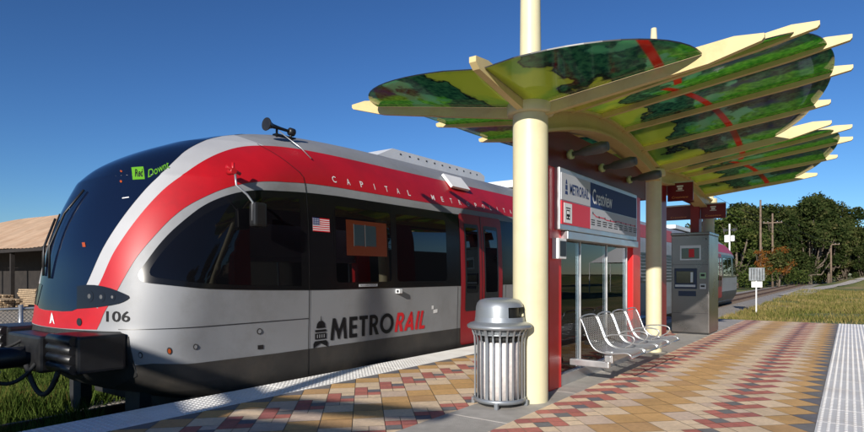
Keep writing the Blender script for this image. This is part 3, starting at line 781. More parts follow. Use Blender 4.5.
mb = MB(); mb.tube([(TC + .12, 2.1, .62), (TC + .2, 1.85, .70), (TC + .28, 1.75, .58), (TC + .22, 1.8, .5)], .012, 8); mb.tube(arc((TC + .1, 2.0, .35), (TC + .3, 2.05, .33), .16), .012, 8); mb.build('cable', 'galv', cp)
# horn, mirror, roof hatch, side camera
hn = MB(); c0 = Vector((-6.30, 4.86, 3.305)); ax = Vector((0, 1, -.05))
st = [(0, .088), (.012, .09), (.03, .078), (.06, .052), (.11, .032), (.24, .022), (.40, .019)]
hn.tube([c0 + ax * d for d, r in st], [r for d, r in st], 20)
hn.tube([c0 + ax * .38, c0 + ax * .40, c0 + ax * .47, c0 + ax * .49], [.03, .055, .055, .03], 14)
hn.tube([c0 + ax * .18, c0 + ax * .18 + Vector((0, 0, -.13))], .016, 8); hn.tube([c0 + ax * .42, c0 + ax * .42 + Vector((0, 0, -.12))], .018, 8); hn.box(c0.x - .04, c0.x + .04, c0.y + .14, c0.y + .48, c0.z - .12, c0.z - .10)
hn.build('horn', 'black', train)
mb = MB(); mb.tube([(-6.2, 5.0, 3.22), (-5.99, 5.2, 3.0), (-5.88, 5.28, 2.86)], .008, 6); mb.build('grab_wire', 'galv', train)
mb = MB()
hub = Vector((-5.72, 3.90, 2.46))
mb.tube([hub, hub + Vector((.13, -.02, .0))], .035, 10, mi=0); mb.tube([hub + Vector((.1, -.1, .04)), hub + Vector((.1, .08, -.02))], .02, 8, mi=0); mb.tube([hub + Vector((.08, 0, -.02)), hub + Vector((.08, 0, .1))], .018, 8, mi=0)
mb.tube([hub + Vector((.12, 0, -.03)), hub + Vector((.14, .0, -.16)), hub + Vector((.2, .1, -.26)), hub + Vector((.22, .16, -.34)), hub + Vector((.22, .16, -.55))], .013, 8, mi=1)
mb.box(hub.x + .16, hub.x + .28, hub.y + .15, hub.y + .32, hub.z - .62, hub.z - .34, bevel=.03, mi=2)
mb.build('mirror', ['red', 'galv', 'black'], train)
mb = MB(); v_ = [sp(8.62, 3.11, .02), sp(9.22, 3.11, .02), sp(9.22, 2.86, .03), sp(8.62, 2.86, .03)]
n_ = Vector((.25, 0, .16)).normalized() * .05
A = [mb.bm.verts.new(p) for p in v_]; B = [mb.bm.verts.new(p + n_) for p in v_]
mb.bm.faces.new(A[::-1]); mb.bm.faces.new(B)
for i in range(4): mb.bm.faces.new((A[i], A[(i + 1) % 4], B[(i + 1) % 4], B[i]))
mb.build('roof_hatch', 'whitepaint', train)
mb = MB(); mb.box(-5.66, -5.57, 6.78, 6.86, 1.0, 1.07, bevel=.012); mb.tube([(-5.60, 6.775, 1.035), (-5.60, 6.77, 1.035)], .02, 10, mi=1); mb.build('side_camera', ['hvac', 'black'], train)

# ------------------------------------------------------------------ canopy
VS = [5.36 + .918 * i for i in range(10)]
Z0 = [2.99, 3.20, 3.33, 3.34, 3.23, 3.08, 3.14, 3.20, 3.16, 3.02]
TR = [(-.56, 3.22), (-.22, 3.56), (.02, 3.69), (.03, 3.65), (-.20, 3.52), (-.21, 3.45), (.03, 3.55), (.04, 3.54), (-.18, 3.42), (-.52, 3.26)]
TL = [(-5.17, 3.44), (-5.24, 3.61), (-5.16, 3.59), (-4.95, 3.50), (-4.6, 3.40), (-4.95, 3.42), (-5.1, 3.52), (-5.1, 3.52), (-4.9, 3.44), (-4.5, 3.32)]
GR = [-1.02, -.41, -.19, -.17, -.40, -.95, -.20, -.16, -.38, -.95]   # outer edge of the glass, right side; index 5 closes leaf one
GR5B = -.62                                                        # where leaf two starts on the same rib
GL = [-4.72, -4.98, -4.96, -4.75, -4.35, -4.0, -4.9, -4.9, -4.7, -4.1]; GL5B = -4.45
UC = -2.66
canopy = thing('platform_canopy', 'butterfly shaped canopy of green printed glass on cream ribs over the platform', 'canopy', (UC, 9.9, 0))
def lerp(a, b, t): return a + (b - a) * t
def cinterp(A, x):
    x = min(max(x, 0), len(A) - 1.000001); i = int(x); t = x - i
    m0 = (A[i + 1] - A[i - 1]) / 2 if i > 0 else A[1] - A[0]
    m1 = (A[i + 2] - A[i]) / 2 if i + 2 < len(A) else A[i + 1] - A[i]
    return A[i] * (2 * t ** 3 - 3 * t * t + 1) + m0 * (t ** 3 - 2 * t * t + t) + A[i + 1] * (3 * t * t - 2 * t ** 3) + m1 * (t ** 3 - t * t)
def slope(i, right): T = TR if right else TL; return (T[i][1] - Z0[i]) / abs(T[i][0] - UC)
cy = []
for k, yc in enumerate((5.36, 9.95, 14.54)):
    mb = MB(); rc = .18 if k == 0 else .125; mb.lathe([(rc, 0), (rc, .02), (rc, 2.93)], (UC, yc, 0), 40); cb = mb.build('column', 'cream', canopy)
    mb = MB(); mb.lathe([(rc, 2.93), (rc + .055, 2.935), (rc + .06, 2.95), (rc + .06, 3.03), (rc + .055, 3.045), (.10, 3.05)], (UC, yc, 0), 40); mb.build('collar', 'cream', cb)
    mb = MB(); mb.lathe([(.113, 3.04), (.108, 3.6), (.102, 4.2), (.08, 4.8), (.045, 5.42), (0, 5.425)], (UC, yc, 0), 28); mb.build('mast', 'cream', cb)
# spine: arched box beam with flanges
for seg in ((0, 5.0), (5.0, 9.9)):
    mb = MB(); n = 24
    def ring(hw, zt, zb):
        rr = []
        for i in range(n + 1):
            x = lerp(seg[0], seg[1], i / n); yy = 5.36 + .918 * x; z = cinterp(Z0, min(x, 9)) - .004
            rr.append([mb.bm.verts.new((UC + a, yy, z + b)) for a, b in ((-hw, zb), (hw, zb), (hw, zt), (-hw, zt))])
        for a, b in zip(rr, rr[1:]):
            for k in range(4): mb.bm.faces.new((a[k], a[(k + 1) % 4], b[(k + 1) % 4], b[k]))
        mb.bm.faces.new(rr[0][::-1]); mb.bm.faces.new(rr[-1])
    ring(.07, -.03, -.21); ring(.12, .0, -.03); ring(.12, -.21, -.24)
    mb.build('spine_beam', 'ribtinted', canopy)
for i, v in enumerate(VS):
    dp = .10 if i in (0, 5) else .058; tk = .03
    mb = MB()
    (ur, zr), (ul, zl) = TR[i], TL[i]; z0 = Z0[i]
    # right arm outline (u, z): glass sits at the line z0 -> tip
    def arm(ue, ze, sgn):
        L_ = abs(ue - UC); s = (ze - z0) / L_
        P_ = lambda t, dz: (UC + sgn * t, z0 + s * t + dz)
        return [P_(.03, -dp), P_(L_ * .8, -dp * .8), P_(L_ - .02, -.02), P_(L_, .0), P_(L_, .035), P_(L_ - .22, .085), P_(L_ * .6, .10), P_(.03, .10)]
    mb.prism(arm(ur, zr, 1), lambda a, b, d: (a, d, b), v - tk, v + tk); mb.build('rib', 'ribtinted', canopy)
    mb = MB(); mb.prism(arm(ul, zl, -1), lambda a, b, d: (a, d, b), v - tk, v + tk); mb.build('rib', 'ribtinted', canopy)
mb = MB(); mb.prism([(5.2, 2.93), (4.3, 3.10), (4.24, 3.15), (4.24, 3.20), (4.45, 3.22), (5.2, 3.13)], lambda a, b, d: (UC + d, a, b), -.035, .035); mb.build('rib', 'ribtinted', canopy)
def panel(grid, name='glass_panel'):
    """grid of rows of points -> thin glass sheet"""
    mb = MB(); th = .012
    tops = [[mb.bm.verts.new(p + Vector((0, 0, th / 2))) for p in r] for r in grid]; bots = [[mb.bm.verts.new(p - Vector((0, 0, th / 2))) for p in r] for r in grid]
    nr, nc = len(grid), len(grid[0])
    for j in range(nr - 1):
        for i in range(nc - 1):
            for T_, fl_ in ((tops, 0), (bots, 1)):
                q = (T_[j][i], T_[j][i + 1], T_[j + 1][i + 1], T_[j + 1][i]); mb.bm.faces.new(q[::-1] if fl_ else q).smooth = True
    per = [(0, i) for i in range(nc)] + [(j, nc - 1) for j in range(1, nr)] + [(nr - 1, i) for i in range(nc - 2, -1, -1)] + [(j, 0) for j in range(nr - 2, 0, -1)]
    for a, b in zip(per, per[1:] + per[:1]):
        f = mb.bm.faces.new((tops[a[0]][a[1]], tops[b[0]][b[1]], bots[b[0]][b[1]], bots[a[0]][a[1]])); f.material_index = 1
    bmesh.ops.remove_doubles(mb.bm, verts=mb.bm.verts, dist=1e-4)
    return mb.build(name, ['art', 'black'], canopy)
for right in (True, False):
    sg = 1 if right else -1; GE = GR if right else GL; G5B = GR5B if right else GL5B
    for i in range(9):
        ga, gb = (G5B if i == 5 else GE[i]), GE[i + 1]
        if i == 4: gb = GE[5]
        rows = []
        for a in range(9):
            t = .035 + .93 * a / 8
            # bulge the outer edge so the leaf outline stays curved
            ge = lerp(ga, gb, t) + sg * .35 * t * (1 - t) * (.5 if 0 < i < 4 or 5 < i < 8 else 1)
            z0 = cinterp(Z0, i + t); s = lerp(slope(i, right), slope(i + 1, right), t); row = []
            for b in range(13):
                u = lerp(UC + sg * .004, ge, b / 12); row.append(Vector((u, lerp(VS[i], VS[i + 1], t), z0 + s * abs(u - UC) + .012)))
            rows.append(row)
        panel(rows)
    # quarter leaf at the near end
    Rr = abs(GE[0] - UC); rows = []
    for a in range(15):
        t = a / 14; d = .05 + .93 * math.sin(t * PI / 2) * 1.0   # distance toward the viewer
        halfw = Rr * math.sqrt(max(0, 1 - (d / 1.0) ** 2)) * (1 if right else 1)
        row = []
        for b in range(13):
            w_ = lerp(.04, max(halfw, .06), b / 12); row.append(Vector((UC + sg * w_, 5.36 - d, 2.99 + .012 + slope(0, right) * w_ + .13 * d * (1 - w_ / Rr * .3))))
        rows.append(row)
    panel(rows)
# the same canopy stands again behind the viewpoint; its far end shades the paving at the left
cp2 = copy_tree(canopy); cp2.location.y -= 19.3
cp2['label'] = 'second printed glass canopy further back along the platform'
cols_ = [c for c in cp2.children if c.name.startswith('column')]
mid_ = sorted(cols_, key=lambda c: min(v.co.y for v in c.data.vertices))[1]
for c in list(mid_.children) + [mid_]: bpy.data.objects.remove(c)  # middle column left out of the unseen copy so its shadow misses the train nose
last_ = [c for c in cp2.children if c.name.startswith('rib') and abs(c.data.vertices[0].co.y - VS[9]) < .1]
for c in last_:
    e_ = c.copy(); COL.objects.link(e_); e_.parent = cp2; e_.location.y += .95; e_.location.z -= .05; f_ = e_.copy(); COL.objects.link(f_); f_.parent = cp2; f_.location.y += .12  # extra unseen end ribs, added only to cast the dark streak on the paving
# ------------------------------------------------------------------ wind screen with station sign
scr = thing('wind_screen', 'red framed glass wind screen carrying the station name sign and route map', 'shelter', (UC, 7.5, 0))
def post(y0, y1, parent, h=2.93, m='redpost'):
    mb = MB(); mb.box(-2.86, -2.68, y0, y1, 0, h, bevel=.006); return mb.build('post', m, parent)
p1 = post(5.86, 6.19, scr, 2.50); post(8.88, 9.26, scr, 2.50)
mb = MB(); mb.box(-2.85, -2.69, 5.66, 9.60, 2.50, 2.98, bevel=.006); mb.build('header', 'maroon', scr)
mb = MB(); mb.box(-2.68, -2.60, 5.93, 6.15, 1.47, 1.70, bevel=.008); cr = mb.build('card_reader', 'whitepaint', scr)
mb = MB(); mb.box(-2.60, -2.594, 5.965, 6.125, 1.50, 1.67); mb.build('screen', 'black', cr)
ss = MB(); ss.box(-2.78, -2.62, 6.0, 8.88, 1.80, 2.50, bevel=.008); sign = ss.build('station_sign', 'alu', scr)
XF = -2.616
def rect(name, a, b, z0, z1, mat, off=0., parent=sign):
    mb = MB(); mb.box(XF - .004, XF + off, a, b, z0, z1); return mb.build(name, mat, parent)
sxy = lambda off: (lambda x, y: (XF + off, x, y))
rect('name_panel', 6.04, 6.92, 2.14, 2.445, 'signgrey', .004); rect('name_panel', 6.93, 8.82, 2.14, 2.445, 'signblue', .004)
rect('info_panel', 6.04, 6.92, 1.865, 2.13, 'decalred', .004); rect('map_panel', 6.93, 8.82, 1.865, 2.13, 'signgrey', .004)
rect('pictogram_panel', 6.10, 6.33, 1.885, 2.11, 'decalwhite', .007)
text_obj('lettering', 'METRORAIL', (6.27, 6.86, 2.22, 2.345), sxy(.0065), 'signblue', sign, bold=.02)
text_obj('lettering', 'Crestview', (6.99, 7.72, 2.185, 2.375), sxy(.0065), 'decalwhite', sign, bold=.008)
mb = MB()
for pts in ([(-.5, .62), (.5, .62), (.3, .84), (.03, .9), (.0, 1.0), (-.03, .9), (-.3, .84)], [(-.6, .27), (.6, .27), (.6, .56), (-.6, .56)], [(-.8, 0), (.8, 0), (.6, .2), (-.6, .2)]):
    mb.bm.faces.new([mb.bm.verts.new((XF + .0065, 6.17 + a * .05, 2.21 + b * .19)) for a, b in pts])
mb.build('emblem', 'signblue', sign)
mb = MB()
mb.box(XF, XF + .010, 6.165, 6.265, 1.925, 2.035, bevel=.002, mi=0); mb.box(XF, XF + .0125, 6.18, 6.25, 1.985, 2.02, mi=1); mb.box(XF, XF + .0122, 6.18, 6.195, 1.94, 1.955, mi=1); mb.box(XF, XF + .0122, 6.235, 6.25, 1.94, 1.955, mi=1)
mb.box(XF, XF + .010, 6.15, 6.28, 2.05, 2.06, mi=0)
mb.build('train_pictogram', ['decalblack', 'decalwhite'], sign)
mb = MB(); pts = [(7.0, 2.065), (7.12, 2.03), (7.4, 2.03), (7.5, 2.015), (7.85, 2.015), (7.95, 2.03), (8.3, 2.02), (8.76, 2.02)]
for (a, za), (b, zb) in zip(pts, pts[1:]): mb.bm.faces.new([mb.bm.verts.new(p) for p in ((XF + .0065, a, za - .007), (XF + .0065, b, zb - .007), (XF + .0065, b, zb + .007), (XF + .0065, a, za + .007))])
mb.build('route_line', 'decalred', sign)
mb = MB()
for k in range(9):
    cx = 7.0 + k * .218; zz = 2.066 if k == 0 else (2.03 if k < 3 else 2.02)
    mb.bm.faces.new([mb.bm.verts.new((XF + .008, cx + .016 * math.cos(t * PI / 5), zz + .016 * math.sin(t * PI / 5))) for t in range(10)])
    for j in range(3): w2 = random.uniform(.05, .09); mb.quad((XF + .0065, cx - w2, 1.975 - j * .028), (XF + .0065, cx + w2, 1.975 - j * .028), (XF + .0065, cx + w2, 1.985 - j * .028), (XF + .0065, cx - w2, 1.985 - j * .028))
mb.build('station_mark', 'decalblack', sign)
mb = MB(); mb.box(-2.80, -2.60, 6.19, 8.88, 1.70, 1.79, bevel=.006); mb.build('rail', 'alu', scr)
for a, b in ((6.21, 6.86), (6.90, 7.83), (7.86, 8.70)):
    mb = MB(); mb.box(-2.745, -2.735, a, b, .16, 1.70); mb.build('glass_pane', 'glass', scr)
for y in (6.88, 7.845, 8.72):
    mb = MB(); mb.box(-2.76, -2.72, y - .011, y + .011, .12, 1.70, bevel=.003); mb.build('mullion', 'alu', scr)
mb = MB(); mb.box(-2.78, -2.70, 6.19, 8.88, .0, .13, bevel=.006); mb.build('sill', 'alu', scr)
for y in (6.38, 7.43, 8.60):
    mb = MB()
    mb.tube([(-2.69, y, 2.70), (-2.66, y, 2.70), (-2.62, y, 2.705)], [.03, .055, .055], 14, mi=0)
    mb.tube([(-2.62, y, 2.705), (-2.54, y, 2.71), (-2.48, y, 2.715), (-2.27, y, 2.74), (-2.20, y, 2.745)], [.028, .03, .055, .068, .05], 14, mi=1)
    mb.build('spotlight', ['lampknob', 'lampbody'], scr)
fr2 = thing('portal_frame', 'dark red steel portal frame between the far canopy columns', 'frame', (UC, 12, 0))
post(10.22, 10.86, fr2, 2.93, 'portal'); post(13.62, 13.92, fr2, 2.93, 'portal')
mb = MB(); mb.box(-2.85, -2.69, 10.86, 13.62, 2.84, 2.93, bevel=.004); mb.build('header', 'maroon', fr2)
# maroon blade signs
def blade(label, x0, x1, y, z0, z1, letters, emblem=True):
    t = thing('hanging_sign', label, 'sign', ((x0 + x1) / 2, y, z0), None)
    mb = MB(); mb.box(x0, x1, y - .02, y + .02, z0, z1, bevel=.004); mb.build('board', 'signmaroon', t)
    mb = MB(); mb.box(min(x0, -2.86) if x0 > -2.7 and False else x0, x1, y - .012, y + .012, z1 + .003, z1 + .03); mb.build('bracket', 'alu', t)
    cx = (x0 + x1) / 2; w_ = x1 - x0; h_ = z1 - z0
    if emblem:
        mb = MB(); e = .11
        for a, b, c, d in ((-.5, .5, .55, .8), (-.35, .35, .1, .45), (-.6, .6, -.1, .02)):
            mb.box(cx + a * e, cx + b * e, y - .0235, y - .021, z0 + h_ * .58 + c * e, z0 + h_ * .58 + d * e)
        for k in range(3): mb.box(cx - .05 + k * .04, cx - .03 + k * .04, y - .0235, y - .021, z0 + h_ * .58 - .005, z0 + h_ * .58 + .0)
        mb.build('emblem', 'decalwhite', t)
    text_obj('lettering', letters, (cx - w_ * .32, cx + w_ * .32, z0 + h_ * .14, z0 + h_ * .27), lambda x, z: (x, y - .0225, z), 'orangetext', t)
blade('maroon sign with a pale emblem beside the second column', -2.67, -2.24, 10.90, 2.61, 2.93, 'Crestview')
blade('small maroon sign on the right side above the ticket machine', -2.67, -2.17, 13.77, 2.52, 2.83, 'Crestview')
blade('plain dark maroon sign on the track side above the ticket machine', -3.40, -2.87, 13.77, 2.52, 2.83, 'Crestview', False)

# ------------------------------------------------------------------ benches
def make_bench(label, sgn, mat='galv'):
    t = thing('platform_bench', label, 'bench', (-2.45 if sgn > 0 else -3.05, 7.4, 0), 'wire mesh benches back to back at the wind screen')
    X = (lambda x: -2.45 + x) if sgn > 0 else (lambda x: -3.02 - x)
    prof = [(-.07, .785), (-.045, .74), (-.01, .65), (.03, .54), (.08, .455), (.15, .415), (.24, .405), (.34, .41), (.44, .425), (.49, .42), (.52, .38)]
    sm = smooth_poly(prof, 1)
    def prof_at(s):
        tot = [0]
        for a, b in zip(sm, sm[1:]): tot.append(tot[-1] + math.hypot(b[0] - a[0], b[1] - a[1]))
        d = s * tot[-1]
        for i in range(len(sm) - 1):
            if d <= tot[i + 1] + 1e-9:
                k = (d - tot[i]) / (tot[i + 1] - tot[i]); return sm[i][0] + (sm[i + 1][0] - sm[i][0]) * k, sm[i][1] + (sm[i + 1][1] - sm[i][1]) * k
        return sm[-1]
    for k in range(4):
        ya = 6.36 + k * .545; yb = ya + .50
        # diamond mesh of flat wires
        bm = bmesh.new(); ns, nw = 34, 18
        def pt(s, w_):
            x, z = prof_at(min(max(s, 0), 1)); return Vector((X(x), lerp(ya + .012, yb - .012, min(max(w_, 0), 1)), z))
        vv = {}
        for a in range(ns + 1):
            for b in range(nw + 1):
                if (a + b) % 2 == 0: vv[a, b] = bm.verts.new(pt(a / ns, b / nw))
        for a in range(ns + 1):
            for b in range(nw + 1):
                if (a + b) % 2 == 1:
                    q = [vv.get((a - 1, b)), vv.get((a, b + 1)), vv.get((a + 1, b)), vv.get((a, b - 1))]
                    q = [v for v in q if v]
                    if len(q) >= 3: bm.faces.new(q)
        bmesh.ops.recalc_face_normals(bm, faces=bm.faces)
        bmesh.ops.wireframe(bm, faces=bm.faces[:], thickness=.0062, use_replace=True, use_boundary=True, use_even_offset=False, use_relative_offset=False)
        me = bpy.data.meshes.new('seat'); bm.to_mesh(me); bm.free(); seat = link('seat', me, mat, t)
        mb = MB(); edge = []
        S_ = [i / 26 for i in range(27)]
        path = [Vector((X(prof_at(s)[0]), ya, prof_at(s)[1])) for s in S_]; path2 = [Vector((p.x, yb, p.z)) for p in path]
        top = [path[0] + Vector((0, .0, 0)), path[0] + Vector((-.0, .06, .025)), path[0] + Vector((0, .25, .035)), path[0] + Vector((0, .44, .025)), path2[0]]
        mb.tube(path[::-1] + smooth3(top) + path2, .010, 8, cap=True); mb.tube([path[-1], path2[-1]], .010, 8)
        mb.build('seat_frame', mat, seat)
    for k in range(5):
        y = 6.335 + k * .545
        if k in (0,): continue
        mb = MB(); pts = [(.05, .53), (.09, .56), (.2, .57), (.30, .57), (.37, .555), (.395, .52), (.37, .475), (.33, .445), (.28, .42)]
        mb.tube([Vector((X(x), y, z)) for x, z in smooth_poly(pts, 2)], .009, 8); mb.build('armrest', mat, t)
    mb = MB(); mb.box(min(X(.20), X(.27)), max(X(.20), X(.27)), 6.4, 8.5, .30, .37, bevel=.006); mb.build('beam', 'alu', t)
    for y in (6.46, 8.42):
        mb = MB(); a, b = sorted((X(-.23), X(.24))); mb.box(a, b, y - .035, y + .035, .225, .30, bevel=.01)
        mb.box(min(X(.19), X(.28)), max(X(.19), X(.28)), y - .03, y + .03, .285, .42, bevel=.01)
        mb.build('support', 'alu', t)
    return t
def smooth3(p, it=2):
    for _ in range(it):
        q = [p[0]]
        for a, b in zip(p, p[1:]): q += [a.lerp(b, .25), a.lerp(b, .75)]
        p = q + [p[-1]]
    return p
make_bench('four seat steel mesh bench in front of the glass facing the wide paving', 1)
make_bench('shaded steel mesh bench behind the glass facing the train', -1)

# ------------------------------------------------------------------ litter bin
cx, cyy = -2.83, 5.02
can = thing('litter_bin', 'grey domed litter bin with vertical steel slats beside the cream column', 'litter bin', (cx, cyy, 0))
mb = MB()
for k in range(24):
    a = 2 * PI * k / 24; wd = .0085 if k % 6 else .016
    c_, s_ = math.cos(a), math.sin(a); r0 = .247
    pr = [(r0, .06), (r0, .60), (r0 + .005, .68), (r0 + .028, .745), (r0 + .05, .775)]
    for (ra, za), (rb, zb) in zip(pr, pr[1:]):
        q = []
        for r, z, sd in ((ra, za, -wd), (ra, za, wd), (rb, zb, wd), (rb, zb, -wd)): q.append((cx + r * c_ - sd * s_, cyy + r * s_ + sd * c_, z))
        q2 = [(x + .006 * c_, y + .006 * s_, z) for x, y, z in q]
        A = [mb.bm.verts.new(p) for p in q]; B = [mb.bm.verts.new(p) for p in q2]
        mb.bm.faces.new(A[::-1]); mb.bm.faces.new(B)
        for i in range(4): mb.bm.faces.new((A[i], A[(i + 1) % 4], B[(i + 1) % 4], B[i]))
mb.build('slats', 'canmetal', can)
mb = MB(); mb.lathe([(.240, .045), (.262, .045), (.262, .085), (.240, .085), (.240, .045)], (cx, cyy, 0), 48); mb.build('hoop', 'canmetal', can); mb = MB(); mb.lathe([(.242, .70), (.256, .70), (.256, .715), (.242, .715), (.242, .70)], (cx, cyy, 0), 48)
mb.build('hoop', 'canmetal', can)
mb = MB()
for k in range(4):
    a = 2 * PI * (k / 4) + .4; mb.box(cx + .262 * math.cos(a) - .018, cx + .262 * math.cos(a) + .018, cyy + .262 * math.sin(a) - .018, cyy + .262 * math.sin(a) + .018, 0, .06, bevel=.004)
mb.build('feet', 'canmetal', can)
mb = MB(); mb.lathe([(0, .07), (.205, .07), (.205, .62), (.20, .63), (0, .63)], (cx, cyy, 0), 40); mb.build('liner', 'marble', can)
mb = MB(); mb.lathe([(0, .02), (.225, .02), (.225, .065), (0, .065)], (cx, cyy, 0), 40); mb.build('base', 'rubber', can); mb = MB(); mb.lathe([(0, .64), (.20, .64), (.20, .70), (0, .70)], (cx, cyy, 0), 32); mb.build('liner_rim', 'rubber', can)
mb = MB(); oa0, oa1 = math.radians(-40), math.radians(25)
mb.lathe([(.315, .765), (.325, .775), (.325, .795), (.30, .812), (.265, .822), (.25, .83)], (cx, cyy, 0), 56)
mb.lathe([(.25, .83), (.246, .86), (.243, .875)], (cx, cyy, 0), 56)
mb.lathe([(.243, .875), (.24, .93), (.236, .975)], (cx, cyy, 0), 44, a0=oa1, a1=oa0 + 2 * PI)
mb.lathe([(.236, .975), (.226, 1.01), (.20, 1.04), (.15, 1.055), (.08, 1.062), (0, 1.064)], (cx, cyy, 0), 56)
mb.lathe([(.30, .765), (.24, .765), (.24, .70)], (cx, cyy, 0), 40)
lid = mb.build('lid', 'canmetal', can)
mb = MB(); mb.lathe([(.20, .84), (.20, 1.0)], (cx, cyy, 0), 24); mb.lathe([(.242, .878), (.20, .85), (0, .85)], (cx, cyy, 0), 24); mb.build('opening', 'black', lid)

# ------------------------------------------------------------------ ticket machine
km = thing('ticket_machine', 'stainless steel ticket machine with blue framed touch screen', 'ticket machine', (-2.8, 13.8, 0))
KX0, KX1, KY0, KY1 = -3.18, -2.42, 13.3, 14.36
mb = MB(); mb.box(KX0, KX1, KY0, KY1, .03, 2.14, bevel=.012); mb.build('cabinet', 'steel', km)
mb = MB(); mb.box(KX0 - .012, KX1 + .012, KY0 - .02, KY1 + .01, 2.14, 2.20, bevel=.01); mb.build('top_cap', 'steel', km)
mb = MB(); mb.box(KX0 + .02, KX1 - .02, KY0 + .02, KY1 - .02, 0, .03); mb.build('plinth', 'black', km)
def kf(name, a, b, z0, z1, mat, d, parent=km, bv=.003):
    mb = MB(); mb.box(KX0 + a, KX0 + b, KY0 - d, KY0 + .004, z0, z1, bevel=bv); return mb.build(name, mat, parent)
a = kf('display', .18, .60, 1.60, 1.92, 'alu', .008); kf('display_glass', .21, .57, 1.63, 1.86, 'screen', .011, a)
mb = MB(); mb.box(KX0 + .36, KX0 + .47, KY0 - .0135, KY0 - .012, 1.66, 1.84); mb.build('poster', 'decalred', a)
a = kf('touch_screen_bezel', .07, .52, .98, 1.42, 'bluebezel', .035, bv=.01); b_ = kf('touch_screen', .11, .46, 1.10, 1.36, 'screen', .040, a); kf('shelf', .09, .50, 1.02, 1.07, 'alu', .06, a)
kf('keypad_strip', .40, .45, 1.12, 1.34, 'alu', .044, a)
a = kf('card_reader', .58, .70, 1.20, 1.33, 'greenbtn', .02); kf('slot', .60, .68, 1.25, 1.30, 'black', .023, a)
a = kf('change_slot', .58, .70, .98, 1.09, 'alu', .02); kf('slot', .60, .68, 1.02, 1.06, 'black', .023, a)
kf('return_tray', .15, .50, .82, .93, 'bluebezel', .02)
for z in (.45, 1.5): kf('seam', .02, KX1 - KX0 - .02, z, z + .006, 'black', .002, bv=0)
mb = MB(); mb.tube([(KX0 + .70, KY0 - .014, 2.05), (KX0 + .70, KY0 + .002, 2.05)], .014, 12); mb.build('lock', 'black', km)

# ------------------------------------------------------------------ chain link fence
fe = thing('chain_link_fence', 'low chain link fence with steel posts beyond the track', 'fence', (-13.9, 5, GZ))
ya, yb, zt = -6., 30., .58
for i in range(12):
    y = -4.45 + i * 3.0; mb = MB(); mb.tube([(-13.9, y, GZ), (-13.9, y, zt + .08)], .045, 8); mb.build('post', 'galv', fe)
mb = MB(); mb.tube([(-13.9, ya, zt), (-13.9, yb, zt)], .028, 8); mb.build('rail', 'galv', fe)
mb = MB(); st = .075; h_ = zt - GZ; n = int((yb - ya) / st)
def wire(p, q, r=.0042):
    p, q = Vector(p), Vector(q); d = (q - p).normalized(); s1 = Vector((1, 0, 0)).cross(d).normalized() * r
    mb.bm.faces.new([mb.bm.verts.new(v) for v in (p - s1, q - s1, q + s1, p + s1)])
for i in range(-int(h_ / st), n):
    y = ya + i * st
    for (p, q) in (((y, 0), (y + h_, h_)), ((y + h_, 0), (y, h_))):
        (y0_, z0_), (y1_, z1_) = p, q
        if max(y0_, y1_) > yb or min(y0_, y1_) < ya: continue
        wire((-13.88, y0_, GZ + z0_), (-13.88, y1_, GZ + z1_))
mb.build('mesh', 'galv', fe, recalc=False)

# ------------------------------------------------------------------ open shed with rusty roof
sh = thing('open_shed', 'long open sided shed with rusty corrugated roof behind the fence', 'shed', (-50, 15, GZ))
mb = MB(); x = -130.; k = 0
ends = []
while x < -26:
    z = .03 if k % 2 else 0; ends.append((x, z)); x += .28; k += 1
lo_ = [mb.bm.verts.new((x, 12.3, 2.75 + z + .03 * math.sin(x * .9))) for x, z in ends]; hi_ = [mb.bm.verts.new((x, 19.2, 6.05 + z + .05 * math.sin(x * .4))) for x, z in ends]
bk_ = [mb.bm.verts.new((x, 26.2, 2.75 + z)) for x, z in ends]
for A_, B_ in ((lo_, hi_), (hi_, bk_)):
    for i in range(len(ends) - 1): mb.bm.faces.new((A_[i], A_[i + 1], B_[i + 1], B_[i]))
mb.build('roof', 'rust', sh, recalc=False)
mb = MB(); mb.box(-130, -26, 12.32, 12.38, 2.55, 2.74); mb.build('fascia', 'wood_shade', sh)
for i in range(20):
    for y in (12.6, 19.2): mb = MB(); mb.box(-115.1 + i * 4.7, -114.9 + i * 4.7, y - .1, y + .1, GZ, 2.7 if y < 15 else 5.95); mb.build('post', 'wood_shade', sh)
mb = MB(); mb.box(-130, -26, 15.2, 15.3, GZ, 4.1); mb.build('shade_wall', 'wood_shade', sh)  # near-black sheet under the ridge, standing in for the shade inside the shed
for s_, x in ((0, -130), (1, -26)): mb = MB(); mb.box(x, x + .06, 12.5, 15.2, GZ, 2.65); mb.build('side_wall', 'wood_shade', sh)
for i, (x, y, n) in enumerate(((-36.5, 10.6, 5), (-40.5, 11.4, 6), (-44.5, 10.9, 4), (-38.2, 12.8, 9))):
    t = thing('lumber_stack', ['short stack of boards nearest the train nose', 'mid height stack of boards in front of the shed', 'low stack of boards at the far left by the shed', 'tall stack of boards just inside the shed'][i], 'lumber', (x, y, GZ), 'stacks of boards by the shed')
    for k in range(n):
        mb = MB()
        for j in range(6): mb.box(x - 1.3 + random.uniform(-.2, .2), x + 1.3 + random.uniform(-.2, .2), y + j * .18, y + j * .18 + .15, GZ + .08 + k * .11, GZ + .16 + k * .11)
        mb.build('board', 'lumber', t)
mb = MB(); mb.lathe([(0, 0), (.3, 0), (.32, .25), (.3, .3), (.29, .55), (.31, .6), (.3, .85), (0, .86)], (-37.9, 10.0, GZ), 20); tag(mb.build('oil_drum', 'redpost'), 'red drum standing among the boards by the shed', 'drum')

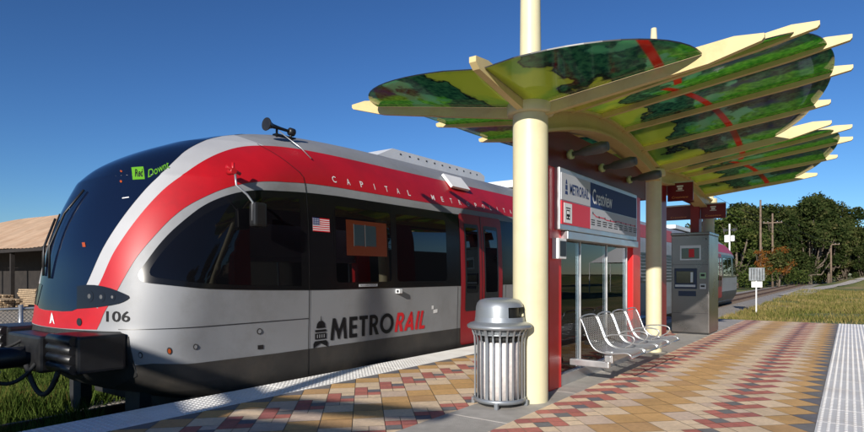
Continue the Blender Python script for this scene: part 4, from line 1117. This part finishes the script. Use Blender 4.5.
# ------------------------------------------------------------------ leafy things
def leaf_cloud(mb, blobs, n, size, seed=0, flat=.75):
    rnd = random.Random(seed); tot = sum(b[3] ** 2 for b in blobs)
    for b in blobs:
        k = int(n * b[3] ** 2 / tot)
        for _ in range(k):
            d = Vector((rnd.gauss(0, 1), rnd.gauss(0, 1), rnd.gauss(0, 1))).normalized()
            r = b[3] * (.35 + .8 * rnd.random() ** .8) * (1 + .12 * math.sin(d.x * 7 + b[0]) + .12 * math.sin(d.z * 9 + b[1]))
            c = Vector((b[0], b[1], b[2])) + Vector((d.x, d.y, d.z * flat)) * r
            s = size * rnd.uniform(.5, 1.3); a = Vector((rnd.gauss(0, 1), rnd.gauss(0, 1), rnd.gauss(0, .6))).normalized(); t = a.cross(Vector((rnd.gauss(0, 1), rnd.gauss(0, 1), rnd.gauss(0, 1)))).normalized()
            f = mb.bm.faces.new([mb.bm.verts.new(c + a * s), mb.bm.verts.new(c + t * s * .55), mb.bm.verts.new(c - a * s), mb.bm.verts.new(c - t * s * .55)])
def tree_proto(H, Wd, seed, leafmat, n=7000, size=.22, trunkz=.2, label='', cat='tree', group=None, name='tree'):
    rnd = random.Random(seed); t = thing(name, label, cat, (0, 0, 0), group)
    mb = MB(); th = H * trunkz
    mb.tube([(0, 0, -.3), (.05, 0, th * .5), (.1, .1, th), (0, .1, H * .55)], [H * .03, H * .024, H * .02, H * .008], 8)
    blobs = []
    for k in range(24):
        a = rnd.uniform(0, 2 * PI); rr = rnd.uniform(.15, 1) ** .7 * Wd * .42; z = H * rnd.uniform(trunkz + .08, .93)
        taper = 1 - .45 * ((z / H - .5) / .4) ** 2
        p = (rr * math.cos(a) * taper, rr * math.sin(a) * taper, z, Wd * rnd.uniform(.08, .17)); blobs.append(p)
        mb.tube([(0, .05, th * rnd.uniform(.7, 1.3)), (p[0] * .5, p[1] * .5, (th + z) / 2 - .1 * H), (p[0], p[1], z)], [H * .012, H * .008, H * .003], 5)
    blobs.append((0, 0, H * .9, Wd * .14)); blobs.append((0, 0, H * .6, Wd * .26))
    tr = mb.build('trunk', 'bark', t); mb = MB(); leaf_cloud(mb, blobs, n, size, seed); mb.build('crown', leafmat, t, recalc=False)
    return t
def F(px, d):   # point d metres deep on the bearing of an image column
    X = (px - 432) / 572; return (d * (X * .8074 - .5900), d * (X * .59 + .8074))
lab = 'dense dark evergreen tree in the wood beyond the field'; grp = 'dark trees beyond the field'
protos = [tree_proto(13, 10, 3, 'leafdark', 13000, .25, .14, lab, 'tree', grp, 'dense_tree'), tree_proto(13, 11, 8, 'leafolive', 13000, .25, .12, lab, 'tree', grp, 'dense_tree'), tree_proto(12, 8, 21, 'leafdark', 11000, .24, .2, lab, 'tree', grp, 'dense_tree')]
spots = [(742, 96, .92), (752, 84, .80), (764, 100, .98), (778, 92, .88), (788, 104, .95), (800, 112, 1.05), (810, 100, 1.05), (819, 112, 1.17), (829, 104, 1.14), (838, 112, 1.08), (846, 108, .80), (855, 110, .64), (864, 104, .46),
         (874, 112, .6), (886, 110, .7), (900, 112, .8), (732, 118, .9), (722, 100, .8), (712, 112, .85), (700, 108, .8), (690, 115, .8), (757, 125, 1.0), (771, 130, 1.15), (796, 135, 1.2), (812, 138, 1.25), (826, 140, 1.35), (840, 142, 1.1)]
for i, (px_, d, s_) in enumerate(spots):
    src = protos[i % 3]; o = src if i < 3 else copy_tree(src)
    x, y = F(px_, d); o.location = (x, y, GZ); o.rotation_euler = (0, 0, random.uniform(0, 6.28)); o.scale = (s_ * random.uniform(.85, 1.1), s_ * random.uniform(.85, 1.1), s_ * 1.15)
lt = tree_proto(13, 9, 33, 'leafmid', 8000, .24, .2, 'pale olive tree rising behind the maroon sign on the right', 'tree', None, 'loose_tree'); x, y = F(736, 78); lt.location = (x, y, GZ); lt.scale = (.85, .85, .85)
at = tree_proto(5.8, 5, 44, 'leafautumn', 2600, .13, .3, 'small tree with orange autumn leaves in front of the dark wood', 'tree', None, 'autumn_tree'); x, y = F(779, 82); at.location = (x, y, GZ)
at2 = tree_proto(5.2, 2.6, 46, 'leafautumn', 900, .13, .3, 'narrow orange leaved tree at the left pole foot', 'tree', None, 'autumn_tree'); x, y = F(761, 72); at2.location = (x, y, GZ)
def shrub(label, x, y, r, h, seed, mat='leafmid', n=1500, size=.1, group=None):
    mb = MB(); rnd = random.Random(seed); blobs = [(x + rnd.uniform(-r, r) * .6, y + rnd.uniform(-r, r) * .6, GZ + h * rnd.uniform(.35, .7), r * rnd.uniform(.4, .6)) for _ in range(7)]
    leaf_cloud(mb, blobs, n, size, seed, .8); tag(mb.build('shrub', mat, recalc=False), label, 'shrub', group)
grp = 'shrubs along the edge of the wood'
for k, (px_, d) in enumerate(((748, 80), (757, 76), (769, 86), (792, 92), (801, 98), (808, 104), (815, 108), (738, 70), (822, 112))):
    x, y = F(px_, d); shrub('rounded green shrub at the foot of the dark trees', x, y, 3.0, 3.2, 60 + k, 'leafmid' if k % 2 else 'leafdark', 1600, .16, grp)
for k, (x, y) in enumerate(((4.5, 96), (8, 97), (12, 98))): shrub('low dark shrub below the pale gravel rise', x, y, 2.2, 1.6, 90 + k, 'leafdark', 1400, .12, 'low shrubs below the rise')
# far wood behind everything and trees across the right (seen in reflections)
rnd = random.Random(5); mb = MB(); blobs = []
for k in range(60):
    px_ = 660 + k * 5; x, y = F(px_, 210 + rnd.uniform(-20, 20)); blobs.append((x, y, 5 + rnd.uniform(-1, 3), 7))
leaf_cloud(mb, blobs, 16000, .55, 5, .9); tag(mb.build('distant_wood', 'leafdark', recalc=False), 'dark wood forming the horizon far beyond the track', 'wood', None, 'stuff')
for i in range(5):
    o = copy_tree(protos[i % 3]); o.location = (40 + rnd.uniform(-3, 5), 4 + i * 13, GZ); s_ = rnd.uniform(1.0, 1.25); o.scale = (s_, s_, s_); o['label'] = 'evergreen tree across the field to the right of the platform'; o['group'] = 'trees right of the platform'

# grass blades: weeds by the fence, tussocks on the field
mb = MB(); rnd = random.Random(9)
def blade_(x, y, h, wd, z=GZ):
    a = rnd.uniform(0, 2 * PI); lx, ly = rnd.uniform(-.5, .5) * h, rnd.uniform(-.5, .5) * h; c, s = math.cos(a) * wd, math.sin(a) * wd
    mb.bm.faces.new([mb.bm.verts.new(p) for p in ((x - c, y - s, z), (x + c, y + s, z), (x + lx, y + ly, z + h))])
for _ in range(66000):
    y = rnd.uniform(.2, 11); x = rnd.uniform(-14.3, -8.6)
    if _ % 6 == 0: y, x = rnd.uniform(-.5, 3.2), rnd.uniform(-9.2, -5.6)
    if _ % 6 == 1: y, x = rnd.uniform(-.5, 3.4), rnd.uniform(-6.9, -5.56)
    n_ = .5 + .5 * math.sin(x * 2.1 + 1.3 * math.sin(y * 1.7)) * math.sin(y * 2.7 + x)
    blade_(x, y, rnd.uniform(.05, .13) * (1 + 1.5 * n_) * (1.7 if x > -9.3 else 1), .012)
tag(mb.build('weeds', 'weeds', recalc=False), 'lush green weeds with fallen leaves beside the track', 'grass', None, 'stuff')
mb = MB()
for _ in range(52000):
    y = 18.45 + 60 * rnd.random() ** 1.7; x = rnd.uniform(-4.5, 2.5 + y * .05)
    if math.sin(x * .9 + 2 * math.sin(y * .31)) * math.sin(y * .55 + x * .4) > .35 and rnd.random() < .85: continue
    blade_(x, y, rnd.uniform(.04, .15) * (1 + y / 60), .012 * (1 + y / 40), GZ + gh(x, y))
tag(mb.build('field_grass', 'dryblades', recalc=False), 'patchy green and straw coloured grass beyond the platform end', 'grass', None, 'stuff')

# ------------------------------------------------------------------ utility poles, signal, sign post
def upole(label, px_, d, h, arms):
    x, y = F(px_, d); t = thing('utility_pole', label, 'utility pole', (x, y, GZ), 'utility poles by the wood')
    mb = MB(); mb.tube([(x, y, GZ), (x, y, GZ + h)], [.17, .11], 10); mb.build('pole', 'polewood', t)
    for z in arms:
        mb = MB(); mb.box(x - 1.2, x + 1.2, y - .06, y + .06, GZ + z, GZ + z + .14); ar = mb.build('crossarm', 'polewood', t)
        mb = MB()
        for k in (-1.1, -.6, .6, 1.1): mb.lathe([(.05, 0), (.08, .06), (.05, .1), (.07, .16), (0, .2)], (x + k, y, GZ + z + .14), 8)
        mb.build('insulator', 'steel', ar)
upole('tall bare utility pole, left of the three before the dark trees', 760.5, 74, 11.5, [])
upole('leaning rust brown utility pole beside the small orange tree', 772.5, 82, 10.6, [9.2])
upole('far utility pole with one crossarm at the right of the trees', 831, 96, 7.6, [6.8])
mb = MB()
pa, pb, pc = F(700, 60), F(772.5, 82), F(831, 96)
for (ax_, ay_, az_), (bx_, by_, bz_) in (((*pa, 9.6), (*pb, 8.75)), ((*pb, 8.75), (*pc, 6.4))):
    for k in (-1.1, 1.1): mb.tube(arc((ax_ + k, ay_, az_), (bx_ + k, by_, bz_), .5), .022, 4, cap=False)
tag(mb.build('overhead_wire', 'rubber'), 'pair of thin overhead wires slung between the utility poles', 'wire')
x, y = F(729.5, 42)
t = thing('signal_mast', 'white signal mast with crossarm and round box past the train end', 'signal', (x, y, GZ))
mb = MB(); mb.tube([(x, y, GZ), (x, y, GZ + 5.6)], .055, 10); mb.build('mast', 'whitepaint', t)
mb = MB(); mb.box(x - .35, x + .35, y - .04, y + .04, GZ + 5.1, GZ + 5.2); mb.tube([(x - .3, y - .1, GZ + 5.15), (x - .3, y + .2, GZ + 5.15)], .12, 12); mb.tube([(x + .3, y - .1, GZ + 5.15), (x + .3, y + .2, GZ + 5.15)], .12, 12); mb.build('crossarm', 'black', t)
mb = MB(); mb.box(x - .33, x + .05, y - .12, y + .12, GZ + 4.25, GZ + 4.78, bevel=.05); mb.box(x + .08, x + .34, y - .12, y + .12, GZ + 4.3, GZ + 4.75, bevel=.08); mb.build('signal_box', 'whitepaint', t)
x, y = F(756.3, 27.5)
t = thing('track_sign', 'square grey sign back on a white post in the grass', 'sign', (x, y, GZ))
mb = MB(); mb.box(x - .025, x + .025, y - .025, y + .025, GZ, 1.5); mb.build('post', 'whitepaint', t)
rz = math.radians(32)
mb = MB(); mb.box(x - .36, x + .36, y - .06, y - .035, .98, 1.60, bevel=.004, rz=rz, c=(x, y, 0)); p_ = mb.build('plate', 'alu', t)
mb = MB()
for k in range(5): mb.box(x - .28 + k * .13, x - .25 + k * .13, y - .067, y - .06, 1.02, 1.56, rz=rz, c=(x, y, 0))
mb.build('ribbing', 'steel', p_)
mb = MB(); mb.box(x - .25, x + .25, y - .06, y - .035, .66, .94, bevel=.004, rz=rz, c=(x, y, 0)); p_ = mb.build('small_plate', 'whitepaint', t)

# ------------------------------------------------------------------ things across the tracks that the windows mirror
b = thing('orange_building', 'orange stucco building with white framed windows right of the platform', 'building', (20, 30, GZ))
mb = MB(); mb.box(15.6, 19.5, 26.2, 31.0, 4.3, 7.2); mb.build('upper_wall', 'stucco', b); mb = MB(); mb.box(15.7, 34, 26.3, 44, GZ, 4.29); mb.build('wall', 'stuccodark', b)
mb = MB(); mb.box(15.3, 19.8, 25.9, 31.3, 7.2, 7.4); mb.build('roof', 'whitepaint', b)
for y0_ in (27.0, 29.2):
    mb = MB(); mb.box(15.52, 15.6, y0_, y0_ + 1.3, 4.9, 6.7); fr = mb.build('window', 'whitepaint', b); mb = MB(); mb.box(15.50, 15.52, y0_ + .1, y0_ + .62, 5.0, 6.6); mb.box(15.50, 15.52, y0_ + .68, y0_ + 1.2, 5.0, 6.6); mb.build('pane', 'screen', fr)
t = thing('party_tent', 'white peaked tent beyond the orange building', 'tent', (12, 56, GZ))
mb = MB(); ap = (12, 57, 4.6); cs = [(9, 54, 2.4), (15, 54, 2.4), (15, 60, 2.4), (9, 60, 2.4)]
for i in range(4): mb.quad(cs[i], cs[(i + 1) % 4], ap) if False else mb.bm.faces.new([mb.bm.verts.new(p) for p in (cs[i], cs[(i + 1) % 4], ap)])
mb.build('cloth', 'tentcloth', t, recalc=False)
for c_ in cs: mb = MB(); mb.tube([(c_[0], c_[1], GZ), c_], .05, 8); mb.build('pole', 'whitepaint', t)
